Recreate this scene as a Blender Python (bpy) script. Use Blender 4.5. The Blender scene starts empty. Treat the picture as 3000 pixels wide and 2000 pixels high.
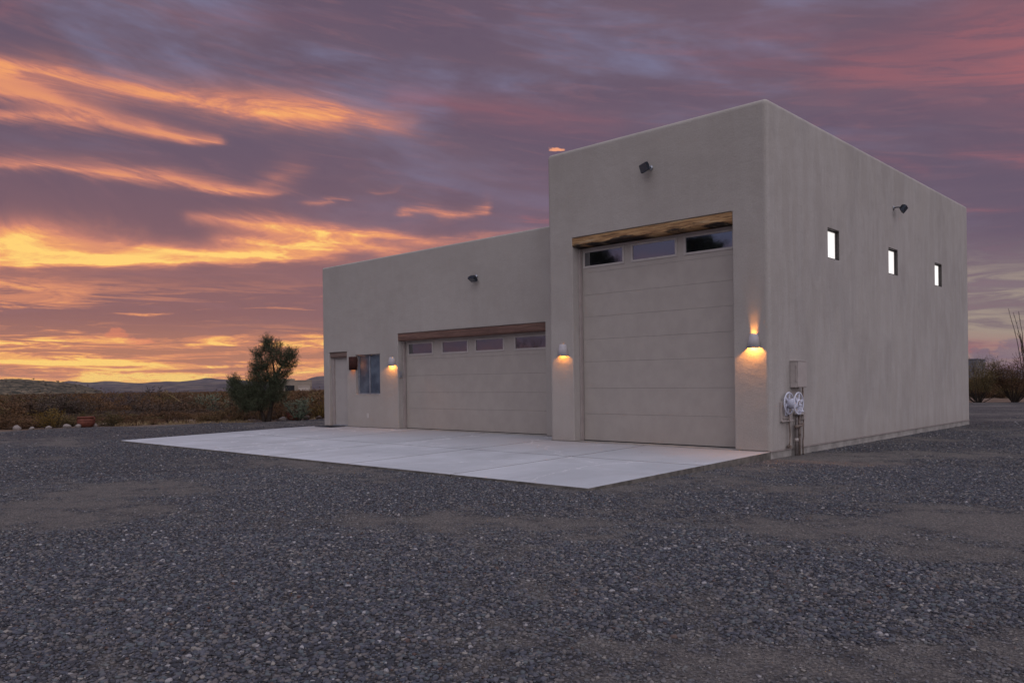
import bpy, bmesh, math, random
import numpy as np
from mathutils import Vector, Matrix
S_ = bpy.context.scene
COL = S_.collection
rnd = random.Random(11)
R = math.radians

# ------------------------------------------------------------------ camera
CAM = Vector((6.2655, -13.1712, 1.2642))
cr = Vector((0.72879297, 0.684607, -0.01319287)); cu = Vector((0.0091421, 0.00953688, 0.99991273)); cf = Vector((-0.68467308, 0.72884998, -0.00069167))
cd = bpy.data.cameras.new('camera'); cam = bpy.data.objects.new('camera', cd); COL.objects.link(cam)
m = Matrix.Identity(4)
for i in range(3):
    m[i][0] = cr[i]; m[i][1] = cu[i]; m[i][2] = -cf[i]; m[i][3] = CAM[i]
cam.matrix_world = m
cd.sensor_width = 36; cd.lens = 2362.35/3000*36; cd.shift_y = 118.83/3000
cd.clip_start = 0.05; cd.clip_end = 40000
S_.camera = cam
S_.view_settings.view_transform = 'Standard'; S_.view_settings.look = 'None'
S_.view_settings.gamma = 1; S_.view_settings.exposure = 0.0; S_.view_settings.use_curve_mapping = False
S_.cycles.max_bounces = 6; S_.cycles.transparent_max_bounces = 8

# ------------------------------------------------------------------ sun (soft light of the cloud deck after sunset)
SUN_EL, SUN_AZ = R(50), R(118)      # azimuth measured clockwise from +Y
sd = bpy.data.lights.new('sun', 'SUN'); sd.energy = 1.9; sd.angle = R(120); sd.color = (0.965, 0.94, 0.985)
so = bpy.data.objects.new('sun', sd); COL.objects.link(so)
tos = Vector((math.sin(SUN_AZ)*math.cos(SUN_EL), math.cos(SUN_AZ)*math.cos(SUN_EL), math.sin(SUN_EL)))
so.rotation_euler = tos.to_track_quat('Z', 'Y').to_euler(); so.location = (0, 0, 40)

def lin(r, g, b):
    f = lambda c: (c/255/12.92) if c/255 <= .04045 else ((c/255+.055)/1.055)**2.4
    return (f(r), f(g), f(b), 1)

# ------------------------------------------------------------------ node helper
class NT:
    def __init__(s, nt): s.nt = nt; s.N = nt.nodes; s.L = nt.links
    def _in(s, sock, v):
        if v is None: return
        if isinstance(v, bpy.types.NodeSocket): s.L.new(v, sock)
        else: sock.default_value = v
    def m(s, op, a, b=None, c=None, clamp=False):
        n = s.N.new('ShaderNodeMath'); n.operation = op; n.use_clamp = clamp
        for i, v in enumerate((a, b, c)): s._in(n.inputs[i], v)
        return n.outputs[0]
    def vm(s, op, a, b=None, out=0, scale=None):
        n = s.N.new('ShaderNodeVectorMath'); n.operation = op
        s._in(n.inputs[0], a); s._in(n.inputs[1], b)
        if scale is not None: s._in(n.inputs[3], scale)
        return n.outputs[out]
    def comb(s, x, y, z=0.0):
        n = s.N.new('ShaderNodeCombineXYZ')
        for i, v in enumerate((x, y, z)): s._in(n.inputs[i], v)
        return n.outputs[0]
    def sep(s, v):
        n = s.N.new('ShaderNodeSeparateXYZ'); s._in(n.inputs[0], v); return n.outputs
    def noise(s, vec, scale, detail=4, rough=.55, dist=0.0, out=0):
        n = s.N.new('ShaderNodeTexNoise'); s._in(n.inputs['Vector'], vec)
        n.inputs['Scale'].default_value = scale; n.inputs['Detail'].default_value = detail
        n.inputs['Roughness'].default_value = rough; n.inputs['Distortion'].default_value = dist
        return n.outputs[out]
    def vor(s, vec, scale, out=0, feature='F1', rand=1.0):
        n = s.N.new('ShaderNodeTexVoronoi'); n.feature = feature; s._in(n.inputs['Vector'], vec)
        n.inputs['Scale'].default_value = scale; n.inputs['Randomness'].default_value = rand
        return n.outputs[out]
    def rng(s, v, a, b, c=0.0, d=1.0, smooth=True):
        n = s.N.new('ShaderNodeMapRange'); n.interpolation_type = 'SMOOTHSTEP' if smooth else 'LINEAR'
        s._in(n.inputs[0], v)
        for i, q in enumerate((a, b, c, d)): s._in(n.inputs[i+1], q)
        return n.outputs[0]
    def mix(s, f, a, b, mode='MIX'):
        n = s.N.new('ShaderNodeMix'); n.data_type = 'RGBA'; n.blend_type = mode; n.clamp_factor = True
        s._in(n.inputs[0], f); s._in(n.inputs[6], a); s._in(n.inputs[7], b)
        return n.outputs[2]
    def ramp(s, f, stops, interp='LINEAR'):
        n = s.N.new('ShaderNodeValToRGB'); cr_ = n.color_ramp; cr_.interpolation = interp
        while len(cr_.elements) < len(stops): cr_.elements.new(.5)
        for e, (p, c) in zip(cr_.elements, stops): e.position = p; e.color = c
        s._in(n.inputs[0], f); return n.outputs[0]
    def fcurve(s, t, pts, auto=True):
        n = s.N.new('ShaderNodeFloatCurve'); s._in(n.inputs['Value'], t); cv = n.mapping.curves[0]
        pts = sorted(pts)
        cv.points[0].location = pts[0]; cv.points[1].location = pts[-1]
        for p in pts[1:-1]: cv.points.new(*p)
        for p in cv.points: p.handle_type = 'AUTO_CLAMPED' if auto else 'VECTOR'
        n.mapping.update(); return n.outputs[0]
    def coord(s, which='Object'):
        return s.N.new('ShaderNodeTexCoord').outputs[which]
    def bump(s, h, strength=.5, dist=.02, normal=None):
        n = s.N.new('ShaderNodeBump'); s._in(n.inputs['Height'], h)
        n.inputs['Strength'].default_value = strength; n.inputs['Distance'].default_value = dist
        if normal: s.L.new(normal, n.inputs['Normal'])
        return n.outputs[0]

def mat(name, build):
    mt = bpy.data.materials.new(name); mt.use_nodes = True
    t = NT(mt.node_tree); bs = t.N['Principled BSDF']
    bs.inputs['Specular IOR Level'].default_value = .3
    build(t, bs)
    return mt
def setin(t, bs, **k):
    names = dict(col='Base Color', rough='Roughness', nor='Normal', metal='Metallic', spec='Specular IOR Level', emc='Emission Color', ems='Emission Strength', coat='Coat Weight')
    for a, v in k.items(): t._in(bs.inputs[names[a]], v)

# ------------------------------------------------------------------ sky
world = bpy.data.worlds.new('World'); S_.world = world; world.use_nodes = True
def build_sky():
    t = NT(world.node_tree); N = t.N; L = t.L
    bg = N['Background']
    D = t.coord('Generated')
    X, Y, Z = t.sep(D)
    fy, fx = (-0.68467, 0.72885), (0.72885, 0.68467)
    a = t.m('ADD', t.m('MULTIPLY', X, fx[0]), t.m('MULTIPLY', Y, fx[1]))
    b = t.m('ADD', t.m('MULTIPLY', X, fy[0]), t.m('MULTIPLY', Y, fy[1]))
    u = t.m('ARCTAN2', a, b)
    hl = t.m('SQRT', t.m('ADD', t.m('MULTIPLY', a, a), t.m('MULTIPLY', b, b)))
    v = t.m('DIVIDE', Z, t.m('MAXIMUM', hl, .02))
    vc = t.m('MINIMUM', t.m('MAXIMUM', v, -.05), 6.0)
    # cloud coordinates: bounded in elevation so the pattern goes on overhead
    e = t.m('ARCSINE', t.m('MULTIPLY', Z, .9999))
    # seamless 3D coordinates, stretched along the horizon
    e0 = e
    e = t.m('ADD', e, t.m('MULTIPLY', t.m('MULTIPLY', t.m('MINIMUM', t.m('MAXIMUM', u, -1.2), 1.2), .13), t.rng(e, .13, .24)))
    W = t.comb(t.m('MULTIPLY', a, 1.0), t.m('MULTIPLY', b, 1.0), t.m('MULTIPLY', e, 4.2))
    W = t.vm('ADD', W, (3.1, 1.7, .4))
    big = t.noise(W, 1.7, 5, .55, .3)
    mid = t.noise(t.vm('ADD', W, (7.3, 2.2, 5.1)), 4.2, 7, .6, .4)
    fine = t.noise(t.comb(t.m('MULTIPLY', a, 1.), b, t.m('MULTIPLY', e, 9.0)), 9.0, 8, .66, .8)
    fibre = t.noise(t.comb(t.m('MULTIPLY', a, 1.), b, t.m('MULTIPLY', e, 9.0)), 5.0, 9, .66, 1.6)
    wisp = t.noise(t.comb(a, b, t.m('MULTIPLY', e, 3.0)), 26.0, 6, .7, 1.4)
    Tt = t.rng(u, -.6, .6, 0, 1, False)          # 0..1 across the western sky
    vw = t.m('ADD', v, t.m('MULTIPLY', t.m('SUBTRACT', mid, .5), .034))
    vw = t.m('ADD', vw, t.m('MULTIPLY', t.m('SUBTRACT', fine, .5), .020))
    def T(px): return (math.atan((px-1500)/2362.35)+.6)/1.2
    def Vv(px, py):
        w = cf + cr*((px-1500)/2362.35) - cu*((py-1118.83)/2362.35)
        return w.z/math.hypot(w.x, w.y)
    def streak(pts, up, dn, fib=.55):
        """pts: (px,py,intensity,widthscale) of a cloud streak, turned into azimuth/elevation"""
        P = [(x/.784, y/.784, i, w) for x, y, i, w in pts]
        T0 = [(0., Vv(P[0][0], P[0][1])/.5)] if T(P[0][0]) > .03 else []
        c = [(T(x), min(1, Vv(x, y)/.5)) for x, y, i, w in P]
        if T(P[-1][0]) < .97: c.append((1., c[-1][1]))
        if T0: c = [(0., c[0][1])]+c
        ii = [(T(x), i) for x, y, i, w in P]
        if T(P[0][0]) > .03: ii = [(0., 0.)]+ii
        if T(P[-1][0]) < .97: ii.append((1., 0.))
        ww = [(T(x), w/3) for x, y, i, w in P]
        C = t.m('MULTIPLY', t.fcurve(Tt, c), .5)
        I = t.fcurve(Tt, ii)
        Wd = t.m('MULTIPLY', t.fcurve(Tt, ww), 3.0)
        d = t.m('DIVIDE', t.m('SUBTRACT', vw, C), Wd)
        k = t.m('GREATER_THAN', d, 0.0)
        sc = t.m('ADD', t.m('MULTIPLY', k, 1/(up*.000332)), t.m('MULTIPLY', t.m('SUBTRACT', 1.0, k), 1/(dn*.000332)))
        d = t.m('MULTIPLY', d, sc)
        d = t.m('ABSOLUTE', d); g = t.m('POWER', 2.718, t.m('MULTIPLY', t.m('POWER', d, 1.5), -.75))
        fb = t.m('ADD', 1-fib, t.m('MULTIPLY', t.rng(fibre, .36, .60), fib))
        return t.m('MULTIPLY', t.m('MULTIPLY', g, I), fb)
    # (display px of the 2352 wide photograph) up / down softness in photo px
    ST = [
     ([(0,158,.62,1),(120,170,.55,1),(250,205,.55,1),(400,222,.62,1),(520,240,.75,1.1),(650,256,.85,1.1),(760,268,.86,1),(820,276,.66,.9),(880,283,.42,.9),(950,288,.2,1.1),(1040,290,0,1.3)], 34, 26, .4),
     ([(0,205,.45,1.2),(100,225,.5,1.2),(190,262,.5,1),(280,290,.45,.8),(380,305,.5,.6),(460,318,.5,.5),(520,325,.2,.4),(540,326,0,.4)], 40, 22, .6),
     ([(0,262,.35,.8),(120,272,.38,1),(230,292,.3,1),(300,300,0,.8)], 18, 14, .6),
     ([(0,380,.42,.8),(120,385,.45,.8),(260,398,.5,.9),(380,412,.5,.9),(480,428,.5,.8),(560,440,.48,.6),(615,445,.34,.55),(660,442,.12,.6),(720,436,0,.6)], 26, 14, .5),
     ([(540,432,.0,1),(610,422,.14,1.2),(655,402,.2,1.3),(700,388,.12,1.2),(770,376,0,1)], 26, 22, .7),
     ([(0,603,.95,1),(100,603,1.1,1),(220,604,1.15,1),(350,602,1.0,1),(440,600,.8,.8),(560,603,.55,.6),(660,605,.35,.6),(760,600,.0,.6)], 20, 9, .25),
     ([(0,575,.9,1.1),(150,580,.9,1),(300,590,.75,.8),(420,596,.2,.8),(480,600,0,.8)], 22, 14, .3),
     ([(0,560,.7,1.2),(90,545,.75,1.4),(180,556,.7,1),(300,566,.6,.8),(420,578,.75,.8),(520,585,.9,.9),(640,583,.95,1),(760,578,.8,1),(900,584,.5,.8),(1000,585,.2,.8),(1050,585,0,.8)], 26, 20, .35),
     ([(400,488,0,.6),(440,494,.4,.7),(520,500,.62,1),(600,508,.75,1.1),(680,525,.7,1.1),(760,540,.8,1),(860,548,.7,.9),(960,553,.55,.7),(1060,552,.35,.6),(1160,545,.2,.5),(1250,535,.1,.5)], 16, 24, .45),
     ([(430,545,.0,1),(520,548,.5,1),(640,556,.7,1),(740,562,.7,.8),(820,568,.4,.7),(900,570,0,.7)], 20, 16, .4),
     ([(0,530,.3,1.6),(150,528,.32,1.6),(300,535,.22,1.2),(380,540,.0,1)], 20, 20, .7),
     ([(905,500,0,.5),(940,496,.5,.7),(990,492,.5,1),(1040,502,.55,.9),(1090,500,.62,.8),(1125,490,.6,1.1),(1142,484,0,.8)], 18, 9, .75),
     ([(840,438,0,.5),(880,444,.25,.8),(915,436,.2,.6),(940,430,0,.5)], 9, 8, .7),
     ([(680,470,0,.5),(740,470,.25,.8),(800,464,.2,.6),(830,462,0,.5)], 9, 8, .7),
     ([(0,645,.5,1.2),(80,650,.42,1.2),(200,660,.28,1.2),(400,665,.16,1.2),(740,660,.1,1.2)], 30, 20, .6),
     ([(0,690,.45,1),(100,690,.45,1),(220,688,.35,1),(400,690,.12,1),(740,690,.08,1)], 20, 16, .6),
     ([(240,712,0,.4),(300,713,.38,.5),(500,713,.36,.5),(640,716,.34,.5),(740,718,.25,.5)], 8, 8, .3),
     ([(0,752,.2,1),(150,760,.32,.6),(260,768,.45,1.1),(310,784,.45,.9),(360,790,.25,.8),(560,770,.15,.8),(740,775,.15,1)], 14, 14, .8),
     ([(0,800,1.0,1),(200,800,1.05,1),(400,798,1.0,1),(600,796,.9,1),(740,792,.85,1)], 32, 26, .6),
     ([(0,842,1.0,1),(200,842,1.0,1),(400,846,.95,1),(600,846,.8,1),(740,846,.75,1)], 20, 17, .6),
     ([(0,870,1.0,1),(200,872,1.15,1.1),(400,872,1.15,1.1),(520,872,.95,1),(640,866,.75,1),(740,858,.7,1)], 16, 30, .25),
    ]
    G = None
    for pts, up, dn, fib in ST:
        g = streak(pts, up, dn, fib)
        G = g if G is None else t.m('ADD', G, t.m('MULTIPLY', g, t.m('SUBTRACT', 1.15, G, clamp=True)))
    # pink glow in the upper right and along the middle
    PK = [
     ([(850,232,0,1),(930,232,.45,1),(1080,245,.5,1),(1256,262,.38,1),(1420,275,.2,1),(1500,280,.0,1)], 34, 40, .5),
     ([(1500,60,.0,1),(1700,70,.12,1),(1850,90,.22,1.2),(1990,140,.45,1.3),(2100,120,.5,1.4),(2230,85,.75,1.6),(2352,95,1.0,1.7)], 70, 80, .55),
     ([(1500,130,.0,1),(1640,150,.28,1),(1800,155,.2,1),(1950,160,.3,1),(2150,175,.4,1),(2352,170,.5,1)], 40, 45, .7),
     ([(2120,350,0,1),(2200,352,.35,1),(2280,365,.5,1),(2352,372,.6,1)], 20, 18, .7),
     ([(1950,370,0,1),(2060,370,.3,.6),(2120,385,.3,.6),(2160,390,0,.6)], 14, 12, .6),
     ([(2180,475,0,1),(2230,480,.4,.6),(2290,480,.28,.6),(2352,478,.1,.6)], 14, 12, .6),
     ([(1180,505,0,1),(1225,508,.7,.5),(1256,508,.7,.5),(1300,508,0,.5)], 10, 9, .5),
     ([(2150,800,0,1),(2210,800,.75,1),(2352,805,.6,1)], 26, 40, .3),
     ([(0,20,.3,1),(80,5,.35,1),(160,15,.0,1)], 14, 16, .7),
     ([(300,30,0,1),(420,40,.12,1),(640,48,.2,1),(760,45,.1,1),(1000,60,0,1)], 30, 30, .8),
    ]
    PG = None
    for pts, up, dn, fib in PK:
        g = streak(pts, up, dn, fib)
        PG = g if PG is None else t.m('ADD', PG, g)
    # base deck
    west = t.m('MULTIPLY', t.rng(u, .45, -.45), t.rng(v, .33, .02))
    west = t.m('MULTIPLY', west, t.rng(t.m('ABSOLUTE', u), 1.5, .8))
    mauve = lin(112, 92, 106); warm = lin(146, 95, 90); blue = lin(120, 117, 146); dark = lin(91, 76, 96)
    base = t.mix(t.rng(big, .36, .62), mauve, t.mix(.38, dark, mauve))
    base = t.mix(t.m('MULTIPLY', t.rng(t.m('ADD', t.m('MULTIPLY', big, .6), t.m('MULTIPLY', mid, .4)), .53, .38), t.rng(v, .12, .40, .2, .9)), base, blue)
    base = t.mix(t.m('MULTIPLY', west, .95), base, warm)
    base = t.mix(t.m('MULTIPLY', t.rng(fine, .48, .74), .28), base, lin(150, 104, 110))
    base = t.mix(t.m('MULTIPLY', t.rng(wisp, .5, .75), .14), base, lin(84, 66, 88))
    east = t.rng(t.m('ABSOLUTE', u), .95, 1.6)
    base = t.mix(t.m('MULTIPLY', east, t.rng(v, .05, .19, .25, .85)), base, t.mix(t.rng(big, .4, .62), lin(112, 118, 148), lin(92, 98, 126)))
    # quiet overhead deck and the east: bluish, a little brighter with height
    base = t.mix(t.rng(v, .55, 2.2, 0, .8), base, t.mix(t.rng(big, .4, .62), lin(150, 146, 172), lin(118, 112, 136)))
    # clear tan gap low in the north
    gapn = t.m('MULTIPLY', t.rng(u, .42, .50), t.rng(u, 1.6, .9))
    gapv = t.m('MULTIPLY', t.rng(t.m('ADD', v, t.m('MULTIPLY', t.m('SUBTRACT', mid, .5), .1)), .16, .08), t.rng(v, .0, .03))
    base = t.mix(t.m('MULTIPLY', t.m('MULTIPLY', gapn, gapv), t.rng(fine, .62, .42, .2, .95)), base, lin(158, 141, 128))
    col = t.mix(t.m('MULTIPLY', PG, .8, clamp=True), base, lin(164, 98, 102))
    grain = t.m('MULTIPLY', t.m('SUBTRACT', fine, .5), .35)
    Gm = t.m('MULTIPLY', G, t.m('ADD', 1.0, grain))
    # low ripple texture near the western horizon
    rip = t.noise(t.comb(t.m('MULTIPLY', a, 1.2), t.m('MULTIPLY', b, 1.2), t.m('MULTIPLY', e, 16.0)), 7.5, 8, .7, .6)
    lowm = t.m('MULTIPLY', t.m('MULTIPLY', t.rng(v, .13, .07), t.rng(v, .0, .012)), t.rng(u, .1, -.15))
    Gm = t.m('SUBTRACT', Gm, t.m('MULTIPLY', t.m('MULTIPLY', t.rng(rip, .44, .64), .62), lowm), clamp=True)
    Gm = t.m('MULTIPLY', Gm, t.rng(t.m('ABSOLUTE', t.m('ADD', u, .5)), 1.1, .15, .06, 1))
    Gm = t.m('MULTIPLY', Gm, t.m('ADD', .90, t.m('MULTIPLY', t.rng(fibre, .34, .62), .26)))
    glo = t.rng(v, .20, .07)
    Gm = t.m('MULTIPLY', Gm, t.m('ADD', 1.0, t.m('MULTIPLY', glo, .14)))
    lowg = t.m('MULTIPLY', t.m('MULTIPLY', t.rng(v, .085, .03), t.rng(u, .1, -.25)), t.rng(t.m('ADD', u, .5), -.9, -.1))
    col = t.mix(t.m('MULTIPLY', lowg, .42), col, lin(214, 140, 92))
    col = t.mix(t.rng(Gm, .0, .46, smooth=False), col, t.mix(glo, lin(206, 130, 108), lin(216, 136, 98)))
    col = t.mix(t.rng(Gm, .34, .78), col, t.mix(glo, lin(240, 158, 102), lin(246, 176, 98)))
    col = t.mix(t.m('MULTIPLY', t.rng(Gm, .66, 1.0), t.rng(v, .36, .22, .25, 1)), col, lin(255, 208, 112))
    # little lit cumulus puffs
    def puff(px, py, rx, ry, c, k=1.0):
        du = t.m('DIVIDE', t.m('SUBTRACT', u, math.atan((px-1500)/2362.35)), rx/2362.35)
        dv = t.m('DIVIDE', t.m('SUBTRACT', v, Vv(px, py)), ry/2362.35)
        dn = t.m('MULTIPLY', t.m('LESS_THAN', dv, 0.0), 2.2)
        dv = t.m('MULTIPLY', dv, t.m('ADD', 1.0, dn))
        q = t.m('SQRT', t.m('ADD', t.m('MULTIPLY', du, du), t.m('MULTIPLY', dv, dv)))
        lump = t.noise(t.comb(a, b, t.m('MULTIPLY', v, 1.5)), 70.0, 5, .6)
        q = t.m('ADD', q, t.m('MULTIPLY', t.m('SUBTRACT', lump, .5), 2.6))
        return t.m('MULTIPLY', t.rng(q, 1.0, .55), k)
    col = t.mix(puff(1640, 440, 26, 13, 0), col, lin(238, 158, 118))
    col = t.mix(puff(345, 985, 42, 22, 0, .7), col, lin(212, 122, 92))
    col = t.mix(puff(405, 1003, 46, 16, 0, .6), col, lin(226, 134, 100))
    col = t.mix(puff(2880, 1052, 34, 30, 0, .75), col, lin(112, 96, 112))
    col = t.mix(puff(2965, 1040, 44, 42, 0, .65), col, lin(118, 100, 116))
    # below the horizon
    col = t.mix(t.rng(v, -.004, -.05), col, lin(96, 84, 92))
    sky = N.new('ShaderNodeTexSky'); sky.sky_type = 'NISHITA'; sky.sun_disc = False
    sky.sun_elevation = SUN_EL; sky.sun_rotation = SUN_AZ
    thin = t.rng(v, .4, 2.0, .004, .05)              # clear air showing between the clouds overhead
    add = t.mix(1.0, col, t.vm('SCALE', sky.outputs[0], scale=thin), 'ADD')
    L.new(add, bg.inputs['Color']); bg.inputs['Strength'].default_value = 1.0
    S_.world.cycles.sampling_method = 'MANUAL'; S_.world.cycles.sample_map_resolution = 512
build_sky()

# ------------------------------------------------------------------ mesh helpers
def link(o, parent=None):
    COL.objects.link(o)
    if parent: o.parent = parent
    return o
def empty(name, loc=(0,0,0), rz=0., label=None, cat=None, group=None):
    o = bpy.data.objects.new(name, None); COL.objects.link(o); o.location = loc; o.rotation_euler = (0,0,rz); o.empty_display_size = .1
    tag(o, label, cat, group); return o
def tag(o, label=None, cat=None, group=None, kind=None):
    if label: o['label'] = label
    if cat: o['category'] = cat
    if group: o['group'] = group
    if kind: o['kind'] = kind
    return o
def obj(name, bm, mt, parent=None, smooth=False, bevel=0.0, segs=2, loc=None):
    me = bpy.data.meshes.new(name)
    if isinstance(bm, bmesh.types.BMesh):
        bmesh.ops.recalc_face_normals(bm, faces=bm.faces); bm.to_mesh(me); bm.free()
    else:
        me.from_pydata(*bm)
    for q in (mt if isinstance(mt, (list, tuple)) else [mt]): me.materials.append(q)
    if smooth:
        for p in me.polygons: p.use_smooth = True
    o = bpy.data.objects.new(name, me); link(o, parent)
    if loc: o.location = loc
    if bevel:
        b = o.modifiers.new('bevel', 'BEVEL'); b.width = bevel; b.segments = segs; b.limit_method = 'ANGLE'; b.angle_limit = R(35)
    return o
def box(bm, x0, x1, y0, y1, z0, z1):
    vs = [bm.verts.new(p) for p in ((x0,y0,z0),(x1,y0,z0),(x1,y1,z0),(x0,y1,z0),(x0,y0,z1),(x1,y0,z1),(x1,y1,z1),(x0,y1,z1))]
    for f in ((0,3,2,1),(4,5,6,7),(0,1,5,4),(1,2,6,5),(2,3,7,6),(3,0,4,7)): bm.faces.new([vs[i] for i in f])
    return vs
def B(*a):
    bm = bmesh.new()
    for q in (a if isinstance(a[0], (tuple, list)) else [a]): box(bm, *q)
    return bm
def tube(bm, pts, rad, seg=8, cap=True):
    pts = [Vector(p) for p in pts]; n = len(pts)
    rad = rad if isinstance(rad, (list, tuple)) else [rad]*n
    rings = []; ref = None
    for i, p in enumerate(pts):
        d = (pts[min(i+1, n-1)]-pts[max(i-1, 0)]).normalized()
        if ref is None: ref = d.orthogonal().normalized()
        ref = (ref - d*ref.dot(d)); ref = ref.normalized() if ref.length > 1e-6 else d.orthogonal().normalized()
        q = d.cross(ref)
        rings.append([bm.verts.new(p+(ref*math.cos(2*math.pi*k/seg)+q*math.sin(2*math.pi*k/seg))*rad[i]) for k in range(seg)])
    for i in range(n-1):
        for k in range(seg):
            bm.faces.new((rings[i][k], rings[i][(k+1) % seg], rings[i+1][(k+1) % seg], rings[i+1][k]))
    if cap:
        bm.faces.new(list(reversed(rings[0]))); bm.faces.new(rings[-1])
def Tb(pts, rad, seg=8, cap=True):
    bm = bmesh.new(); tube(bm, pts, rad, seg, cap); return bm
def lathe(bm, prof, cx=0, cy=0, cz=0, seg=24, sx=1., sy=1.):
    rings = []
    for r, z in prof:
        rings.append([bm.verts.new((cx+r*sx*math.cos(2*math.pi*k/seg), cy+r*sy*math.sin(2*math.pi*k/seg), cz+z)) for k in range(seg)])
    for i in range(len(prof)-1):
        for k in range(seg):
            bm.faces.new((rings[i][k], rings[i][(k+1) % seg], rings[i+1][(k+1) % seg], rings[i+1][k]))
    return rings
def boolean(o, cutters):
    """cut boxes out of o and bake the result"""
    for i, bmx in enumerate(cutters):
        me = bpy.data.meshes.new('cut'); bmesh.ops.recalc_face_normals(bmx, faces=bmx.faces); bmx.to_mesh(me); bmx.free()
        c = bpy.data.objects.new('cut', me); COL.objects.link(c)
        md = o.modifiers.new('b%d' % i, 'BOOLEAN'); md.operation = 'DIFFERENCE'; md.solver = 'EXACT'; md.object = c
        bpy.context.view_layer.update()
        dg = bpy.context.evaluated_depsgraph_get()
        nm = bpy.data.meshes.new_from_object(o.evaluated_get(dg))
        o.modifiers.clear(); old = o.data; o.data = nm; nm.name = o.name
        bpy.data.meshes.remove(old); bpy.data.objects.remove(c); bpy.data.meshes.remove(me)

# ------------------------------------------------------------------ materials
def m_stucco(t, bs, side=False):
    P = t.coord('Object'); x, y, z = t.sep(P)
    blot = t.noise(P, .55, 5, .6)
    streak = t.noise(t.comb(t.m('MULTIPLY', x, 2.2), t.m('MULTIPLY', y, 2.2), t.m('MULTIPLY', z, .5)), 1.6, 6, .62, .4)
    streak2 = t.noise(t.comb(t.m('MULTIPLY', x, 9.), t.m('MULTIPLY', y, 9.), t.m('MULTIPLY', z, .9)), 1.6, 4, .6)
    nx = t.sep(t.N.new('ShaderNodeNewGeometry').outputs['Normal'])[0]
    sidef = t.rng(nx, .3, .9)                       # faces turned to +X: paler base, stronger weather streaks
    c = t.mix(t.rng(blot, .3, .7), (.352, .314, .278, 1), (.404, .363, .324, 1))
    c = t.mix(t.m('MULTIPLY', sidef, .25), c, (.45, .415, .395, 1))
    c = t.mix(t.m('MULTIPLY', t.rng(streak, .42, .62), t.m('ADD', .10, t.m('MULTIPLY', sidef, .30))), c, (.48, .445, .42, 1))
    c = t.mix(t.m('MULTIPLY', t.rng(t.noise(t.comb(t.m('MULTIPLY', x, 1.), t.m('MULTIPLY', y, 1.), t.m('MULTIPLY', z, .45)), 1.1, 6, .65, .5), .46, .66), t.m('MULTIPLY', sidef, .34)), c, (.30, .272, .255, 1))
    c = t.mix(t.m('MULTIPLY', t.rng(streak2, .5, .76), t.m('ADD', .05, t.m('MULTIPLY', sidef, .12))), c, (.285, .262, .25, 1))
    c = t.mix(t.m('MULTIPLY', t.rng(z, .45, 0.0), t.rng(blot, .35, .6, .05, .22)), c, (.30, .25, .21, 1))
    # fine mineral drips below the parapet
    dripn = t.noise(t.comb(t.m('MULTIPLY', x, 26.), t.m('MULTIPLY', y, 26.), t.m('MULTIPLY', z, .35)), 1.0, 2, .5)
    c = t.mix(t.m('MULTIPLY', t.m('MULTIPLY', t.rng(dripn, .735, .77), t.rng(z, 4.6, 5.9)), .45), c, (.62, .6, .62, 1))
    g1 = t.noise(P, 95, 4, .65); g2 = t.noise(P, 26, 4, .6); g3 = t.noise(P, 3.0, 3, .5)
    g0 = t.noise(P, 42, 5, .75)
    c = t.mix(t.m('MULTIPLY', t.rng(g0, .42, .66), .38), c, (.27, .238, .218, 1))
    n = t.bump(t.m('ADD', g1, t.m('MULTIPLY', g2, 1.2)), .55, .006)
    n = t.bump(g3, .30, .05, n)
    setin(t, bs, col=c, rough=.93, nor=n, spec=.15)
M = {}
M['stucco'] = mat('tan_stucco', m_stucco)
def simple(col, rough=.6, metal=0., var=.12, sc=8., bumpst=0., bsc=60., spec=.3):
    def f(t, bs):
        P = t.coord('Object'); n = t.noise(P, sc, 5, .6)
        a = tuple(c*(1-var) for c in col)+(1,); b = tuple(min(1, c*(1+var)) for c in col)+(1,)
        setin(t, bs, col=t.mix(t.rng(n, .3, .7), a, b), rough=rough, metal=metal, spec=spec)
        if bumpst: setin(t, bs, nor=t.bump(t.noise(P, bsc, 4, .6), bumpst, .01))
    return f
M['door'] = mat('door_paint', simple((.362, .318, .280), .42, 0, .05, 3., .12, 240.))
M['doorleaf'] = mat('entry_door_paint', simple((.39, .35, .32), .5, 0, .05, 3., .05, 200.))
M['trim'] = mat('trim_paint', simple((.33, .28, .26), .55, 0, .08, 5.))
M['trimlight'] = mat('window_trim_paint', simple((.41, .365, .335), .5, 0, .05, 5.))
M['seal'] = mat('rubber_seal', simple((.02, .02, .02), .8))
M['concstem'] = mat('foundation_concrete', simple((.30, .275, .25), .9, 0, .25, 3., .4, 40.))
M['shadeedge'] = mat('shade_dark_concrete', simple((.13, .115, .10), .95, 0, .35, 6., .5, 40.))  # dark slab sides: shade put into the concrete colour
M['bronze'] = mat('bronze_frame', simple((.052, .045, .044), .45, .3))
M['alu'] = mat('weathered_aluminium', simple((.30, .31, .34), .45, .5, .2))
M['dark'] = mat('dark_interior', simple((.012, .012, .014), .8))
M['rust'] = mat('rusted_steel', simple((.045, .014, .010), .8, .2, .35, 30., .3, 60.))
M['lampshade'] = mat('plaster_shade', simple((.42, .385, .39), .85, 0, .08, 14., .25, 90.))
M['box'] = mat('electrical_box_paint', simple((.42, .37, .34), .5, .1, .06, 6.))
M['boxside'] = M['box']
M['pipe'] = mat('painted_pipe', simple((.19, .145, .12), .6, .1, .3, 22.))
M['pipedark'] = mat('grey_conduit', simple((.17, .145, .135), .55, .2, .3, 22.))
M['reel'] = mat('reel_plastic', simple((.60, .60, .68), .4, 0, .08, 12.))
M['floodbody'] = mat('floodlight_metal', simple((.035, .042, .055), .35, .6, .2, 30.))
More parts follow.
